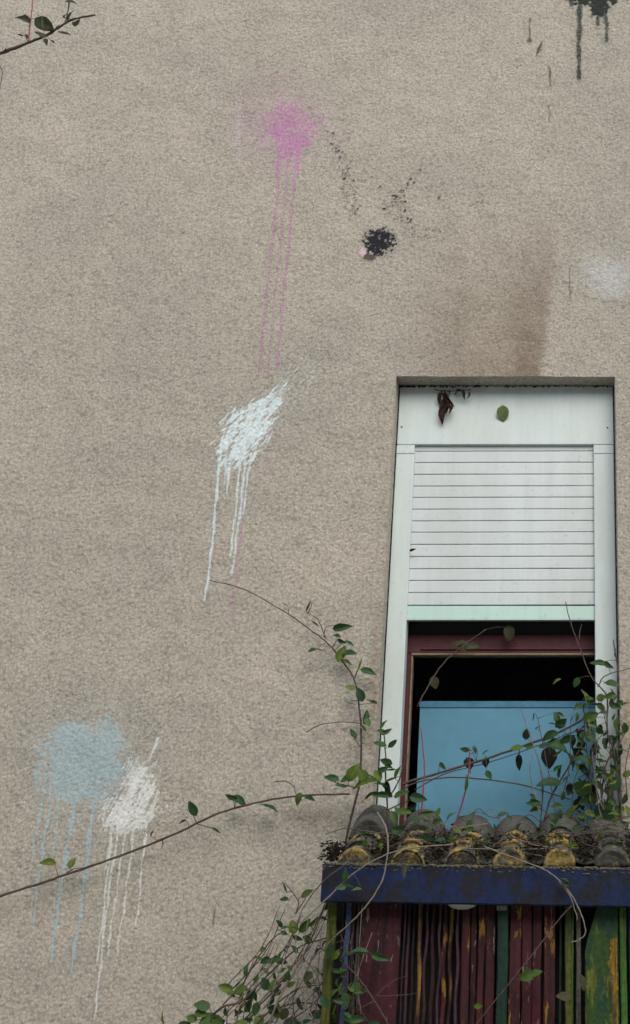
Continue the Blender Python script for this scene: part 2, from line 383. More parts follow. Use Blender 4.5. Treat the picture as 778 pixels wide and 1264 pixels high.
def blob(cu, cv, ru, rv, ang=0, pw=2.0):
    a = math.radians(ang); du = UU - cu; dv = VV - cv
    p = du * math.cos(a) + dv * math.sin(a); q = -du * math.sin(a) + dv * math.cos(a)
    return (abs(p) / ru) ** pw + (abs(q) / rv) ** pw     # <1 inside
def streaks(ang, length, width, seed):
    """noise drawn out along an image direction"""
    a = math.radians(ang); r = np.random.default_rng(seed); h = np.fft.rfft2(r.standard_normal((nz, nx)))
    fy = -np.fft.fftfreq(nz)[:, None]; fx = np.fft.rfftfreq(nx)[None, :]
    al = fx * math.cos(a) + fy * math.sin(a); ac = -fx * math.sin(a) + fy * math.cos(a)
    h *= np.exp(-(al * length) ** 2 - (ac * width) ** 2); h[0, 0] = 0
    f = np.fft.irfft2(h, s=(nz, nx)); return f / f.std()
grain = n_fine * .6 + n_mid * .6
mx = lambda *a: np.maximum.reduce(a)

# brown rain stain over the lintel, and the washed brown round it
st = .42 * np.exp(-((UU - 565) / 48) ** 2) * sm(230, 450, VV) + .36 * np.exp(-((UU - 628) / 42) ** 2) * sm(230, 470, VV)
edge = 690 - (VV - 270) * .115
run = sm(-75, -10, UU - edge) * (1 - sm(-7, 9, UU - edge + 3 * n_cm)) * sm(215, 400, VV) * .50
st = np.clip(st * (1 - sm(-4, 6, UU - edge)) + run, 0, .75) * (VV < 474) * np.clip(1 + .08 * n_big + .08 * n_cm, 0, 2)
film('brown rain stain running down to the lintel with a sharp right edge', (.140, .100, .066), st * .84, .0003, 'rain_stain')
# rusty ochre weathering beside the window and below the runner
oc = .45 * np.exp(-((UU - 775) / 9) ** 2 - ((VV - 880) / 60) ** 2) + .38 * np.exp(-((UU - (468 - (VV - 740) * .05)) / 7) ** 2) * sm(730, 800, VV) * (1 - sm(930, 1010, VV)) \
   + .22 * np.exp(-((UU - 395) / 40) ** 2 - ((VV - 1010) / 18) ** 2) + .16 * np.exp(-((UU - 480) / 14) ** 2 - ((VV - 690) / 160) ** 2)
film('ochre weathering beside the window jamb', (.13, .085, .045), np.clip(.75 * oc * (1 + .3 * n_cm), 0, .6), .0003, 'weathering_stain')

# pink
s1 = streaks(-62, 24, 2.5, 5); s2 = band(10, 40, seed=9)
d = blob(359, 156, 27, 24, 0, 2)
core = 1 - sm(.25, 1.7, d + .55 * s1 + .35 * s2 + .15 * grain)
low = (1 - sm(.6, 1.5, blob(357, 177, 16, 18) + .3 * s1 + .3 * grain)) * .8
halo = .36 * np.exp(-blob(345, 150, 50, 42)) * sm(-.3, 1.3, s1 + .5 * s2 + .3 * n_fine) + .10 * np.exp(-blob(350, 150, 58, 55))
pk = mx(core * .80, low, halo)
for u0, v0, v1, w, a in ((348, 165, 222, 9, .7), (371, 165, 214, 8, .75), (359, 170, 205, 7, .5), (347, 190, 462, 3.0, .72), (357, 190, 470, 2.8, .6), (367, 190, 458, 3.2, .75),
                         (336, 500, 590, 2.8, .6), (303, 600, 770, 3.2, .5), (332, 200, 250, 2, .2)):
    pk = mx(pk, drip(u0, v0, v1, w, a, .3, .35))
film('vivid pink paint splash with long thin drips down the wall', (.40, .16, .35), pk * .86)
lil = .28 * np.exp(-((UU - 294) / 3.5) ** 2 - ((VV - 160) / 34) ** 2) * sm(-.8, .8, s1 + n_mid)
film('faint lilac mark left of the pink splash', (.48, .46, .58), lil)
# white, centre
s3 = .62 * streaks(-52, 34, 2.0, 15) + .5 * streaks(-74, 22, 1.8, 16) + .42 * streaks(-32, 18, 1.8, 17); s6w = band(5, 22, seed=61)
a = math.radians(-52); du = UU - 306; dv = VV - 532; p_ = du * math.cos(a) + dv * math.sin(a); q_ = -du * math.sin(a) + dv * math.cos(a)
w_ = np.where(p_ < 0, 25, 25 - p_ * .25); w_ = np.clip(w_, 5, 25)
d = (np.clip(abs(p_), 0, None) / np.where(p_ > 0, 66, 44)) ** 2.4 + (q_ / w_) ** 2
wt = 1 - sm(.45, 1.35, d + .75 * s3 + .10 * grain + .15 * s6w)
far = .5 * sm(.6, 1.8, s3 + .4 * n_fine) * np.exp(-((p_ - 85) / 42) ** 2 - ((q_ - 5) / 16) ** 2)
fa2 = .35 * sm(.9, 2.0, s3 + .4 * n_fine) * np.exp(-((p_ - 40) / 70) ** 2 - ((q_ - 22) / 18) ** 2)
wt = mx(wt, far, fa2)
for u0, v0, v1, w, aa in ((274, 555, 744, 4.0, .92), (286, 560, 612, 4, .9), (297, 565, 690, 3.3, .85), (303, 560, 712, 3.6, .85), (309, 560, 640, 3, .8), (281, 560, 600, 3, .8)):
    wt = mx(wt, drip(u0, v0, v1, w, aa, .35, .9))
film('white paint splash with dripping runs in the middle of the wall', (.56, .68, .71), wt * .88, .0009)
# pale blue
s4 = band(6, 30, seed=21)
d = mx(1 - sm(.6, 1.25, blob(103, 945, 52, 42, 0, 2.5) + .42 * s4 + .22 * grain), 1 - sm(.6, 1.3, blob(90, 912, 28, 22) + .25 * s4 + .16 * grain), .9 * (1 - sm(.5, 1.4, blob(133, 915, 18, 28) + .3 * s4 + .2 * grain)))
bl = mx(d * .46, .26 * np.exp(-blob(105, 935, 62, 62)) * sm(-.5, 1, s4))
for u0, v0, v1, w, aa in ((56, 960, 1075, 4, .5), (64, 980, 1145, 4.5, .5), (76, 980, 1060, 4, .4), (94, 970, 1190, 5.5, .55), (120, 970, 1205, 5.5, .55), (50, 940, 1010, 4, .3), (108, 970, 1010, 4, .3)):
    bl = mx(bl, drip(u0, v0, v1, w, aa, .75, 1.0))
film('pale blue paint splash with broad drips at lower left', (.27, .45, .53), bl * 1.1)
# white, lower left
s5 = streaks(-68, 20, 2.5, 33)
d = mx(1 - sm(.4, 1.2, blob(172, 975, 21, 33) + .45 * grain + .35 * s5), 1 - sm(.4, 1.2, blob(157, 1003, 31, 26) + .5 * grain + .3 * s5))
up = .8 * sm(.7, 1.5, s5 + .4 * n_fine) * np.exp(-((UU - 192 + (VV - 915) * -.0) / 9) ** 2 - ((VV - 925) / 34) ** 2) + .6 * sm(.7, 1.5, s5 + .4 * n_fine) * np.exp(-blob(163, 935, 8, 24)) \
   + .7 * sm(.6, 1.4, grain + .4 * s5) * np.exp(-blob(206, 1000, 14, 12))
wh = mx(d * .9, up)
for u0, v0, v1, w, aa in ((139, 1015, 1085, 3, .6), (141, 1020, 1190, 3.4, .75), (146, 1020, 1262, 3.4, .75), (154, 1020, 1188, 3.2, .7), (166, 1015, 1182, 3.4, .75), (183, 1010, 1145, 3.4, .8), (131, 990, 1025, 3, .6)):
    wh = mx(wh, drip(u0, v0, v1, w, aa, .7, 1.0))
film('white paint splash with thin broken drips at lower left', (.62, .66, .65), wh * .92, .0009)
# black
n_spk = band(2.2, 9, seed=51)
s6 = band(5, 18, seed=41)
bk = 1 - sm(.7, 1.05, blob(468, 299, 20, 17) + .22 * s6 + .30 * grain + .12 * n_spk)
bk = mx(bk, .8 * (1 - sm(.7, 1.1, blob(457, 317, 9, 5) + .3 * s6)))
film('black paint blot with ragged edge right of the pink drips', (.016, .018, .024), bk, .0010)
film('small pale pink dab on the edge of the black blot', (.55, .40, .48), .8 * (1 - sm(.6, 1.2, blob(448, 311, 4.5, 6) + .4 * grain)), .0013)
def line_density(pts, w):
    best = np.full(UU.shape, 1e9)
    for (a0, b0), (a1, b1) in zip(pts, pts[1:]):
        l2 = (a1 - a0) ** 2 + (b1 - b0) ** 2; t = np.clip(((UU - a0) * (a1 - a0) + (VV - b0) * (b1 - b0)) / l2, 0, 1)
        best = np.minimum(best, (UU - a0 - t * (a1 - a0)) ** 2 + (VV - b0 - t * (b1 - b0)) ** 2)
    return np.exp(-best / w ** 2)
sp = line_density([(408, 168), (425, 205), (437, 262)], 13) + line_density([(475, 258), (500, 232), (520, 212)], 5) + .9 * line_density([(495, 235), (510, 285), (545, 288)], 9) \
   + .9 * line_density([(540, 240), (547, 250)], 5) + .9 * line_density([(580, 248), (602, 250)], 4) + .5 * line_density([(455, 215), (490, 270)], 12)
film('scattered black paint specks round the black blot', (.03, .033, .035), 1.0 * sm(.50, .78, np.clip(sp, 0, 1.2) * .62 * (n_spk * .6 + .55 * s6 + .25)), .0010, 'paint_specks')['kind'] = 'stuff'
tb = 1 - sm(.7, 1.1, blob(732, -4, 34, 12, 0, 2.4) + .3 * s6)
tb = mx(tb, 1 - sm(.7, 1.1, blob(740, 10, 13, 13) + .3 * s6))
for u0, v0, v1, w, aa in ((715, -4, 101, 7, .95), (738, 5, 34, 5, .95), (748, 5, 54, 5.5, .9), (706, -4, 10, 6, .9)):
    tb = mx(tb, drip(u0, v0, v1, w, aa, .35, .8))
fl = 0 * tb
for u0, v0, v1, w, aa in ((654, 22, 54, 2.4, .75), (679, 82, 108, 2.6, .8), (678, 128, 150, 2, .7), (703, 330, 375, 2.4, .6)):
    fl = mx(fl, drip(u0, v0, v1, w, aa, .35, .8))
fl = mx(fl, .85 * (1 - sm(.6, 1.2, blob(666, 60, 2, 10, 22) + .2 * n_fine)), .8 * (1 - sm(.6, 1.2, blob(654, 50, 3.5, 3) + .2 * n_fine)))
film('black paint patch with drips at the top right of the wall', (.022, .030, .028), tb, .0010)
film('thin black paint flecks below and left of the top right patch', (.03, .038, .035), fl, .0010, 'paint_flecks')['kind'] = 'stuff'
pw = .26 * (1 - sm(.3, 1.5, blob(752, 345, 30, 20, 45) + .4 * s2 + .3 * grain)) + .16 * np.exp(-blob(760, 335, 45, 25))
film('faint bluish white patch right of the rain stain', (.50, .54, .60), pw)
ds = drip(265, 1120, 1148, 2.0, .8, .3)
film('short dark scratch low on the wall', (.05, .05, .05), ds)

# dark room behind the window
bm = bmesh.new(); box_bm(bm, (xl - .15, DEPTH + .14, zb - .2), (xr + .15, 2.2, zt + .1))
bm.faces.ensure_lookup_table()
fr = min(bm.faces, key=lambda f: f.calc_center_median().y); bm.faces.remove(fr); bmesh.ops.reverse_faces(bm, faces=bm.faces)
child('room_interior', bm_me(bm, 'room'), M['dark'], house)

# ------------------------------------------------------------------ window and roller shutter
YF = .09
win = bpy.data.objects.new('window', None); COL.objects.link(win); win.parent = house; win.location = (0, 0, 0)
win['label'] = 'deep red framed window behind the half lowered shutter'
shu = bpy.data.objects.new('roller_shutter', None); COL.objects.link(shu); shu.parent = house
shu['label'] = 'white roller shutter lowered halfway over the window'
def zof(v, Y): return at(700, v, Y).z
def xof(u, v, Y): return at(u, v, Y).x
jl0 = xl + .006; jl1 = xof(502, 766, YF); jr0 = xof(734.5, 766, YF); jr1 = xr - .006
zbox0 = zof(549, YF); zlow = zb + .01
# shutter box cover
box('shutter_box', (jl0, YF, zbox0 + .002), (jr1, YF + .12, zt - .004), M['frame'], shu, .003)
box('guide_rail', (jl0, YF - .002, zlow), (jl1, YF + .07, zbox0 - .002), M['frame'], shu, .003)
box('guide_rail', (jr0, YF - .002, zlow), (jr1, YF + .07, zbox0 - .002), M['frame'], shu, .003)
box('gap_strip', (xl - .004, YF + .012, zlow), (jl0 + .004, YF + .05, zt - .008), M['gap'], shu)  # black strips put in for the dark gap beside the rails
box('gap_strip', (jr1 - .004, YF + .012, zlow), (xr + .004, YF + .05, zt - .008), M['gap'], shu)
# trim line across both rails just below the box
zj = zof(560, YF)
for a, b in ((jl0, jl1), (jr0, jr1)): box('rail_cap', (a + .001, YF - .0045, zj), (b - .001, YF - .001, zbox0 - .003), M['frame'], shu, .0008)
for u, v in ((496, 527), (750, 528), (512, 552)):
    p = at(u, v, YF); bm = bmesh.new(); bmesh.ops.create_cone(bm, segments=10, radius1=.004, radius2=.003, depth=.003, cap_ends=True)
    bmesh.ops.rotate(bm, verts=bm.verts, matrix=Matrix.Rotation(R(90), 3, 'X')); bmesh.ops.translate(bm, verts=bm.verts, vec=(p.x, YF - .0025, p.z)); child('screw', bm_me(bm, 'screw'), M['screw'], shu)
YS = YF + .018
lines = [550, 557, 571, 585.5, 600, 614, 628.5, 643, 657, 672, 687, 702, 716.5, 731.5, 747]
sx0, sx1 = jl1 - .012, jr0 + .012
prof = []
for a, b in zip(lines, lines[1:]):
    z1, z0 = zof(a, YS), zof(b, YS); h = z1 - z0 - .0028
    bm = bmesh.new(); pr = []; tilt = random.uniform(-.0006, .0006)
    for k in range(9):
        t = k / 8; pr.append((YS - (.0016 if 0 < k < 8 else .0002) - .0003 * math.sin(math.pi * t) - tilt * t, z0 + .0028 + h * (0, .03, .1, .3, .5, .7, .9, .97, 1)[k]))
    pr = pr + [(YS + .010, z0 + .0028 + h), (YS + .010, z0 + .0028)]
    nseg = 14; rings = []
    for s in range(nseg + 1):
        x = sx0 + (sx1 - sx0) * s / nseg; dz = -.0022 * (1 - s / nseg) + random.uniform(-.0003, .0003)
        rings.append([bm.verts.new((x, y, z + dz)) for y, z in pr])
    for A, B in zip(rings, rings[1:]):
        for k in range(len(pr)): bm.faces.new((A[k], B[k], B[(k + 1) % len(pr)], A[(k + 1) % len(pr)]))
    bm.faces.new(rings[0][::-1]); bm.faces.new(rings[-1]); bmesh.ops.recalc_face_normals(bm, faces=bm.faces)
    child('slat', bm_me(bm, 'slat'), M['slat'], shu)
box('slat_backing', (sx0, YS + .011, zof(749, YS)), (sx1, YS + .016, zbox0), M['gap'], shu)  # black sheet put in to darken the grooves between slats
zb1, zb0 = zof(748.5, YS), zof(766, YS)
box('bottom_bar', (sx0, YS - .007, zb0 + .005), (sx1, YS + .012, zb1), M['mint'], shu, .002, 'mint tinted bottom bar of the shutter')
box('bar_lip', (sx0, YS - .010, zb0), (sx1, YS + .012, zb0 + .0045), M['frame'], shu, .001)

YR = .19
zr1 = zof(783, YR); zr0 = zof(806, YR); fl1 = xof(506, 850, YR)
# red outer frame
box('window_frame', (xl - .02, YR, zr0), (xr + .02, YR + .05, zr1), M['red_frame'], win, .003)
box('window_frame', (xl - .02, YR, zlow), (fl1, YR + .05, zr0 - .001), M['red_frame'], win, .003)
box('window_frame', (xr - .04, YR, zlow), (xr + .02, YR + .05, zr0 - .001), M['red_frame'], win, .003)
box('frame_bead', (fl1 + .001, YR - .006, zr0 + .001 - .012), (xr - .041, YR + .045, zr0 - .001), M['bead'], win, .0015)
box('frame_bead', (fl1 + .001, YR - .006, zlow), (fl1 + .008, YR + .045, zr0 - .0125), M['bead'], win, .0015)
box('frame_bead', (fl1 + .04, YR - .0075, zr0 + .014), (xr - .05, YR - .001, zr0 + .022), M['red_frame'], win, .0015)
box('pane', (fl1 + .0085, YR + .020, zlow), (xr - .042, YR + .024, zr0 - .0125), M['glass'], win)
box('head_gap', (xl - .02, YR + .01, zr1 + .001), (xr + .02, YR + .05, zr1 + .12), M['gap'], win)  # black box put in for the dark gap over the red frame
# blue board standing inside, just behind the glass
YB = YR + .06
bt = zof(866, YB)
bd = empty('board', (0, 0, 0), 'sky blue painted board with chipped paint standing behind the window glass', 'board')
box('board_face', (xof(516, 930, YB), YB, zlow - .1), (xr + .1, YB + .02, bt), M['board'], bd, .002)
bm = bmesh.new()
box_bm(bm, (xof(516, 930, YB) - .001, YB - .004, bt - .026), (xr + .1, YB - .0005, bt + .001)); 
child('edge_shade', bm_me(bm, 'edge_shade'), simple('shaded_blue_edge', (.075, .22, .37), .6, .2), bd)  # dark band of edge reflection and shade, put into the colour

# ------------------------------------------------------------------ porch canopy
porch = empty('porch_canopy', (at(590, 1090, -.5).x, -.25, 1.98), 'small tiled canopy on a worn blue beam under the window', 'canopy')
YBm = -.50
L = at(397, 1090, YBm); xL = at(397, 1090, YBm).x; xR = at(820, 1090, YBm).x + .25
def beam_mesh():
    bm = bmesh.new(); n = 60; rings = []
    zt0, zb_0 = at(397, 1066, YBm).z, at(397, 1113, YBm).z
    slope = (at(778, 1072.5, YBm).z - zt0) / (at(778, 1072, YBm).x - xL)
    for i in range(n + 1):
        x = xL + (xR - xL) * i / n; dz = slope * (x - xL)
        j = [random.uniform(-.0012, .0012) for _ in range(4)]
        zt_, zb_ = zt0 + dz + j[0], zb_0 + dz + j[1]
        P = [(x, YBm + j[2], zb_ + .004), (x, YBm + j[3], zt_ - .004), (x, YBm + .004, zt_), (x, YBm + .048, zt_), (x, YBm + .05, zb_), (x, YBm + .004, zb_)]
        rings.append([bm.verts.new(p) for p in P])
    for A, B in zip(rings, rings[1:]):
        for k in range(6): bm.faces.new((A[k], A[(k + 1) % 6], B[(k + 1) % 6], B[k]))
    bm.faces.new(rings[0]); bm.faces.new(rings[-1][::-1]); bmesh.ops.recalc_face_normals(bm, faces=bm.faces); return bm_me(bm, 'beam'), zt0, slope
bme, BZ, BSL = beam_mesh()
child('beam', bme, M['beam'], porch)
def beam_top(x): return BZ + BSL * (x - xL)
# deck under the tiles and side rafters
DK0 = (YBm + .055, BZ + .000); DK1 = (-.004, at(600, 1024, 0).z - .03)
SLP = (DK1[1] - DK0[1]) / (DK1[0] - DK0[0])
def deck_z(y): return DK0[1] + SLP * (y - DK0[0])
bm = bmesh.new()
vs = [bm.verts.new(p) for p in ((xL + .03, DK0[0], DK0[1] - .03), (xR, DK0[0], DK0[1] - .03), (xR, DK1[0], DK1[1] - .03), (xL + .03, DK1[0], DK1[1] - .03))]
v2 = [bm.verts.new(v.co + Vector((0, 0, .02))) for v in vs]
bm.faces.new(vs[::-1]); bm.faces.new(v2)
for k in range(4): bm.faces.new((vs[k], vs[(k + 1) % 4], v2[(k + 1) % 4], v2[k]))
child('deck', bm_me(bm, 'deck'), M['black_matt'], porch)

def tile_mesh(y0, y1, z0, z1, r0, r1, xc, h0, h1, lich0, lich1, seed, down=False):
    """half round tile shell from the eaves end (y0,z0) to the back (y1,z1)"""
    rr = random.Random(seed); bm = bmesh.new(); ny, na, th = 9, 14, .011; la = []
    outer = []; inner = []
    for i in range(ny + 1):
        t = i / ny; y = y0 + (y1 - y0) * t; z = z0 + (z1 - z0) * t; r = r0 + (r1 - r0) * t; h = h0 + (h1 - h0) * t
        ro, ri = [], []
        for k in range(na + 1):
            a = math.pi * k / na; s = 1 + rr.uniform(-1, 1) * (.05 if y1 < -.1 else .018)
            cxx, czz = math.cos(a), math.sin(a) * (-1 if down else 1)
            v = bm.verts.new((xc + r * cxx * s, y, z + h * czz * s)); ro.append(v); la.append(lich0 + (lich1 - lich0) * t)
            v = bm.verts.new((xc + (r - th) * cxx, y + .001, z + (h - th) * czz)); ri.append(v); la.append(lich0 + (lich1 - lich0) * t)
        outer.append(ro); inner.append(ri)
    for i in range(ny):
        for k in range(na):
            bm.faces.new((outer[i][k], outer[i][k + 1], outer[i + 1][k + 1], outer[i + 1][k]))
            bm.faces.new((inner[i][k], inner[i + 1][k], inner[i + 1][k + 1], inner[i][k + 1]))
    if not down: bm.faces.new(inner[0])
    for i in (0, ny):
        for k in range(na): bm.faces.new((outer[i][k], inner[i][k], inner[i][k + 1], outer[i][k + 1]))
    for k in (0, na):
        for i in range(ny): bm.faces.new((outer[i][k], outer[i + 1][k], inner[i + 1][k], inner[i][k]))
    bmesh.ops.recalc_face_normals(bm, faces=bm.faces); me = bm_me(bm, 'roof_tile', True)
    at_ = me.attributes.new('lichen', 'FLOAT', 'POINT'); at_.data.foreach_set('value', la); return me
crest = [464, 523, 582, 638, 692, 749, 807]
cxs = [at(u, 1005, -.03).x for u in crest]
tops = [at(700, v, -.03).z for v in (992, 997, 1004, 1005, 1001, 1003, 1003)]
for i, (xc, zt_) in enumerate(zip(cxs, tops)):
    j = random.Random(i)
    zbk = deck_z(-.03)
    # upper course
    hb = zt_ - zbk; ym = -.21
    me = tile_mesh(ym, -.006, deck_z(ym) + -.002, zbk, .076, .096, xc, hb * .86, hb, .10 if i % 2 else .02, -.25, 10 + i)
    child('roof_tile', me, M['tile'], porch)
    # lower courses: three short stepped ends, heavy with yellow lichen
    ys = [-.19, -.275, -.36, YBm + .035]
    for s in range(3):
        yb, yf = ys[s] + .02, ys[s + 1]
        w0 = .068 - .003 * s + j.uniform(-.005, .005); h0 = .078 - .009 * s
        xo = j.uniform(-.006, .006)
        lf = (.22, .25, .22, .23, .28, .14, .1)[i]
        me = tile_mesh(yf, yb, deck_z(yf) + .001, deck_z(yb) - .004, w0, w0 * .97, xc + xo, h0, h0 * .90, lf, lf - .02, 50 + i * 5 + s)
        child('roof_tile', me, M['tile'], porch)
# pan tiles between
for i in range(len(cxs)):
    xc = cxs[i] - .105 if i == 0 else (cxs[i] + cxs[i - 1]) / 2
    if i == 0: continue
    me = tile_mesh(YBm + .05, -.006, deck_z(YBm + .05) + .050, deck_z(0) + .062, .060, .064, xc, .05, .054, -.2, -.2, 90 + i, True)
    child('roof_tile', me, M['tile'], porch)
# mortar nibs at the eaves, and moss along the top of the beam
def lump_mesh(c, s, seed):
    rr = random.Random(seed); bm = bmesh.new(); bmesh.ops.create_icosphere(bm, subdivisions=2, radius=1)
    for v in bm.verts:
        k = 1 + rr.uniform(-.22, .22); v.co = Vector((c[0] + v.co.x * s[0] * k, c[1] + v.co.y * s[1] * k, c[2] + v.co.z * s[2] * k))
    return bm_me(bm, 'mortar', True)
for i, xc in enumerate(cxs):
    child('mortar', lump_mesh((xc, YBm + .055, beam_top(xc) + .012), (.05, .016, .010), i), M['mortar'], porch)
bm = bmesh.new(); rr = random.Random(5)
for k in range(1500):
    x = rr.uniform(xL, xR); y = YBm + rr.uniform(-.003, .05); s = rr.uniform(.002, .0065); z = beam_top(x) + rr.uniform(-.004, .003)
    if rr.random() < .12: y = YBm - .001; z -= rr.uniform(0, .02); s *= .6
    bmesh.ops.create_icosphere(bm, subdivisions=1, radius=s, matrix=Matrix.Translation((x, y, z)) @ Matrix.Diagonal((1.5, 1, .8, 1)))
me = bm_me(bm, 'moss'); mo = child('moss', me, M['moss'], porch); mo['kind'] = 'stuff'
# leaf litter in the channels
bm = bmesh.new()
for k in range(5200):
    i = rr.randrange(1, len(cxs)) if rr.random() < .93 else 0
    xc = (cxs[i] + cxs[i - 1]) / 2 if i else cxs[0] - .09
    y = rr.uniform(YBm + .03, -.02); x = xc + rr.gauss(0, .030)
    if i == 0: y = rr.uniform(YBm + .03, -.3); x = xc + rr.gauss(0, .02)
    edge_ = abs(x - xc) / .05
    z = deck_z(y) + .012 + .04 * edge_ * rr.random() + .040 * rr.random() ** 1.5
    s = rr.uniform(.004, .012)
    if y > -.20 and rr.random() < .8: continue
    m4 = Matrix.Translation((x, y, z)) @ Matrix.Rotation(rr.uniform(0, 6.3), 4, 'Z') @ Matrix.Rotation(rr.uniform(-1.3, 1.3), 4, 'X') @ Matrix.Rotation(rr.uniform(-.8, .8), 4, 'Y')
    q = [bm.verts.new(m4 @ Vector(p)) for p in ((-s, 0, 0), (0, -s * .5, s * .2), (s, 0, 0), (0, s * .5, s * .25))]
    bm.faces.new((q[0], q[1], q[2])); bm.faces.new((q[0], q[2], q[3]))
li = link('leaf_litter', bm_me(bm, 'litter'), M['litter']); li['kind'] = 'stuff'; li['label'] = 'dark rotting leaf litter packed between the canopy tiles'; li['category'] = 'leaf litter'

# ------------------------------------------------------------------ painted boards under the canopy
screen = empty('board_screen', (at(600, 1190, -.42).x, -.40, 0), 'screen of worn dark red, purple and green painted boards under the blue beam', 'board screen')
def board(name, u0, u1, Y, m, th=.018, vtop=1108, label=None, cut=None, wave=0.0, v_ref=1190, lean=0.0, top_px=None):
    """vertical board from the ground to under the beam; edges read at row v_ref"""
    x0, x1 = at(u0, v_ref, Y).x, at(u1, v_ref, Y).x; z1 = at(600, vtop, Y).z; rr2 = random.Random(int(u0 * 7 + u1))
    bm = bmesh.new(); n = 34; rings = []; ph = rr2.uniform(0, 6)
    for i in range(n + 1):
        t = (i / n) ** .5 if False else i / n
        z = z1 * (1 - (1 - t) ** 1.6); dx = lean * (z - 1.6) + wave * math.sin(z * 26 + ph) * (1 if z < 1.75 else .3) + .0012 * math.sin(z * 7 + ph)
        a0 = x0 + dx + rr2.uniform(-.0008, .0008); a1 = x1 + dx + rr2.uniform(-.0008, .0008)
        if cut: a0 = max(a0, cut(z))
        if a1 - a0 < .004: a1 = a0 + .004
        dy = .003 * math.sin(z * 3 + ph); c = min(.003, (a1 - a0) * .25)
        P = [(a0, Y + c + dy, z), (a0 + c, Y + dy, z), (a1 - c, Y + dy, z), (a1, Y + c + dy, z), (a1, Y + th + dy, z), (a0, Y + th + dy, z)]
        rings.append([bm.verts.new(p) for p in P])
    for A, B in zip(rings, rings[1:]):
        for k in range(6): bm.faces.new((A[k], A[(k + 1) % 6], B[(k + 1) % 6], B[k]))
    bm.faces.new(rings[0][::-1]); bm.faces.new(rings[-1]); bmesh.ops.recalc_face_normals(bm, faces=bm.faces)
    return child(name, bm_me(bm, name), M[m], screen, label)
YD = -.43
board('post', 400, 411, YD, 'olive_post', .03, label='mossy yellow green post', wave=.002)
board('lath', 419.5, 423, YD + .03, 'purple_lath', wave=.002)
board('lath', 423.5, 430, YD, 'blue_lath', label='pale blue lath', wave=.003)
board('lath', 431.5, 435, YD + .01, 'purple_lath', wave=.002)
board('lath', 437, 441, YD + .02, 'grey_lath', wave=.0015)
board('board', 443, 492.5, YD, 'red_board', .022, label='wide dark red board with pale chips')
xs_l = [(496, 498.5, 'purple_lath'), (501, 504.5, 'purple_lath'), (508, 511, 'black_matt'), (514.5, 519.5, 'yellow_lath'), (523, 526.5, 'purple_lath'), (531, 536.5, 'yellow_lath'),
        (540, 543, 'purple_lath'), (545.5, 551, 'red_yellow'), (553.5, 558.5, 'yellow_lath'), (562, 566, 'purple_lath')]
for k, (a, b, m) in enumerate(xs_l): board('lath', a, b, YD + .012 + .014 * (k % 3), m, .012, wave=.0035 if k > 3 else .001)
for a, b, m, y in ((569, 579, 'red_yellow', 0), (580.5, 588, 'red_board', .01), (589.5, 598, 'red_yellow', .004), (599.5, 611, 'red_board', .006)): board('board', a, b, YD + y, m, .016)
board('post', 613, 626.5, YD - .02, 'green_post', .04, label='dark green post')
box('post_cap', (at(613.5, 1115, YD - .02).x, YD - .022, at(600, 1124, YD).z), (at(626, 1115, YD - .02).x, YD + .02, at(600, 1112, YD).z), M['mortar'], screen)
for a, b, m, y in ((628.5, 643, 'red_yellow', .004), (644, 656, 'red_board', 0), (657, 668.5, 'red_board', .006), (671, 685, 'red_yellow', -.002)): board('board', a, b, YD + y, m, .018)
board('lath', 690, 693, YD + .02, 'green_post'); board('lath', 697.5, 705.5, YD, 'olive_post', label='yellow green lath'); board('lath', 706, 708, YD + .006, 'lime')
board('lath', 711, 717, YD + .01, 'grey_lath'); 
pA, pB = at(722, 1170, YD - .004), at(739, 1112, YD - .004)
board('board', 722.5, 764, YD - .004, 'green_board', .02, cut=lambda z: pA.x + max(0, (z - pA.z) / (pB.z - pA.z)) * (pB.x - pA.x), label='green board mottled in several greens with a slanted upper edge')
# flat ochre band brushed on the green board's right side
bm = bmesh.new(); rr = random.Random(3); prev = None
z0, z1 = at(600, 1264, YD).z - .1, at(600, 1158, YD).z
for i in range(60):
    z = z0 + (z1 - z0) * i / 59; xa = at(751, 1200, YD).x + .006 * math.sin(z * 40) + .004 * math.sin(z * 91) + rr.uniform(-.006, .006) + (.02 * max(0, (i - 45) / 14) if i > 45 else 0); xb = at(762, 1200, YD).x + rr.uniform(-.0015, .0015)
    c = (bm.verts.new((xa, YD - .0078, z)), bm.verts.new((xb, YD - .0078, z)))
    if prev: bm.faces.new((prev[0], prev[1], c[1], c[0]))
    prev = c
child('paint_band', bm_me(bm, 'paint_band'), M['ochre'], screen)
board('lath', 766, 774, YD - .01, 'lime', .02, label='bright lime green lath')
board('board', 776, 815, YD + .004, 'beam', .02, label='blue board at the right end')
board('board', 752, 764, YD + .03, 'grey_lath', .01, vtop=1105)
# small pale lamp dome hanging just behind the beam
p = at(571, 1110, -.44); lt = empty('porch_lamp', p, 'small pale dome lamp half hidden behind the lower edge of the beam', 'lamp')
bm = bmesh.new(); bmesh.ops.create_uvsphere(bm, u_segments=20, v_segments=12, radius=1)
for v in bm.verts: v.co = Vector((p.x + v.co.x * .062, p.y + v.co.y * .035, p.z + v.co.z * .036 * (1 if v.co.z < 0 else .5)))
child('lamp_shade', bm_me(bm, 'lamp_shade', True), simple('milky_lamp_cover', (.30, .33, .31), .4, .1), lt)
box('lamp_base', (p.x - .03, p.y - .02, p.z + .015), (p.x + .03, p.y + .02, p.z + .06), M['black_matt'], lt, .003)
# added black sheets that keep the gaps under the canopy dark
box('shade_backing', (xL + .02, -.33, 0), (xR, -.30, BZ - .03), M['black_matt'], screen)
box('shade_backing', (xL + .03, -.30, 0), (xL + .05, -.006, BZ - .03), M['black_matt'], screen)

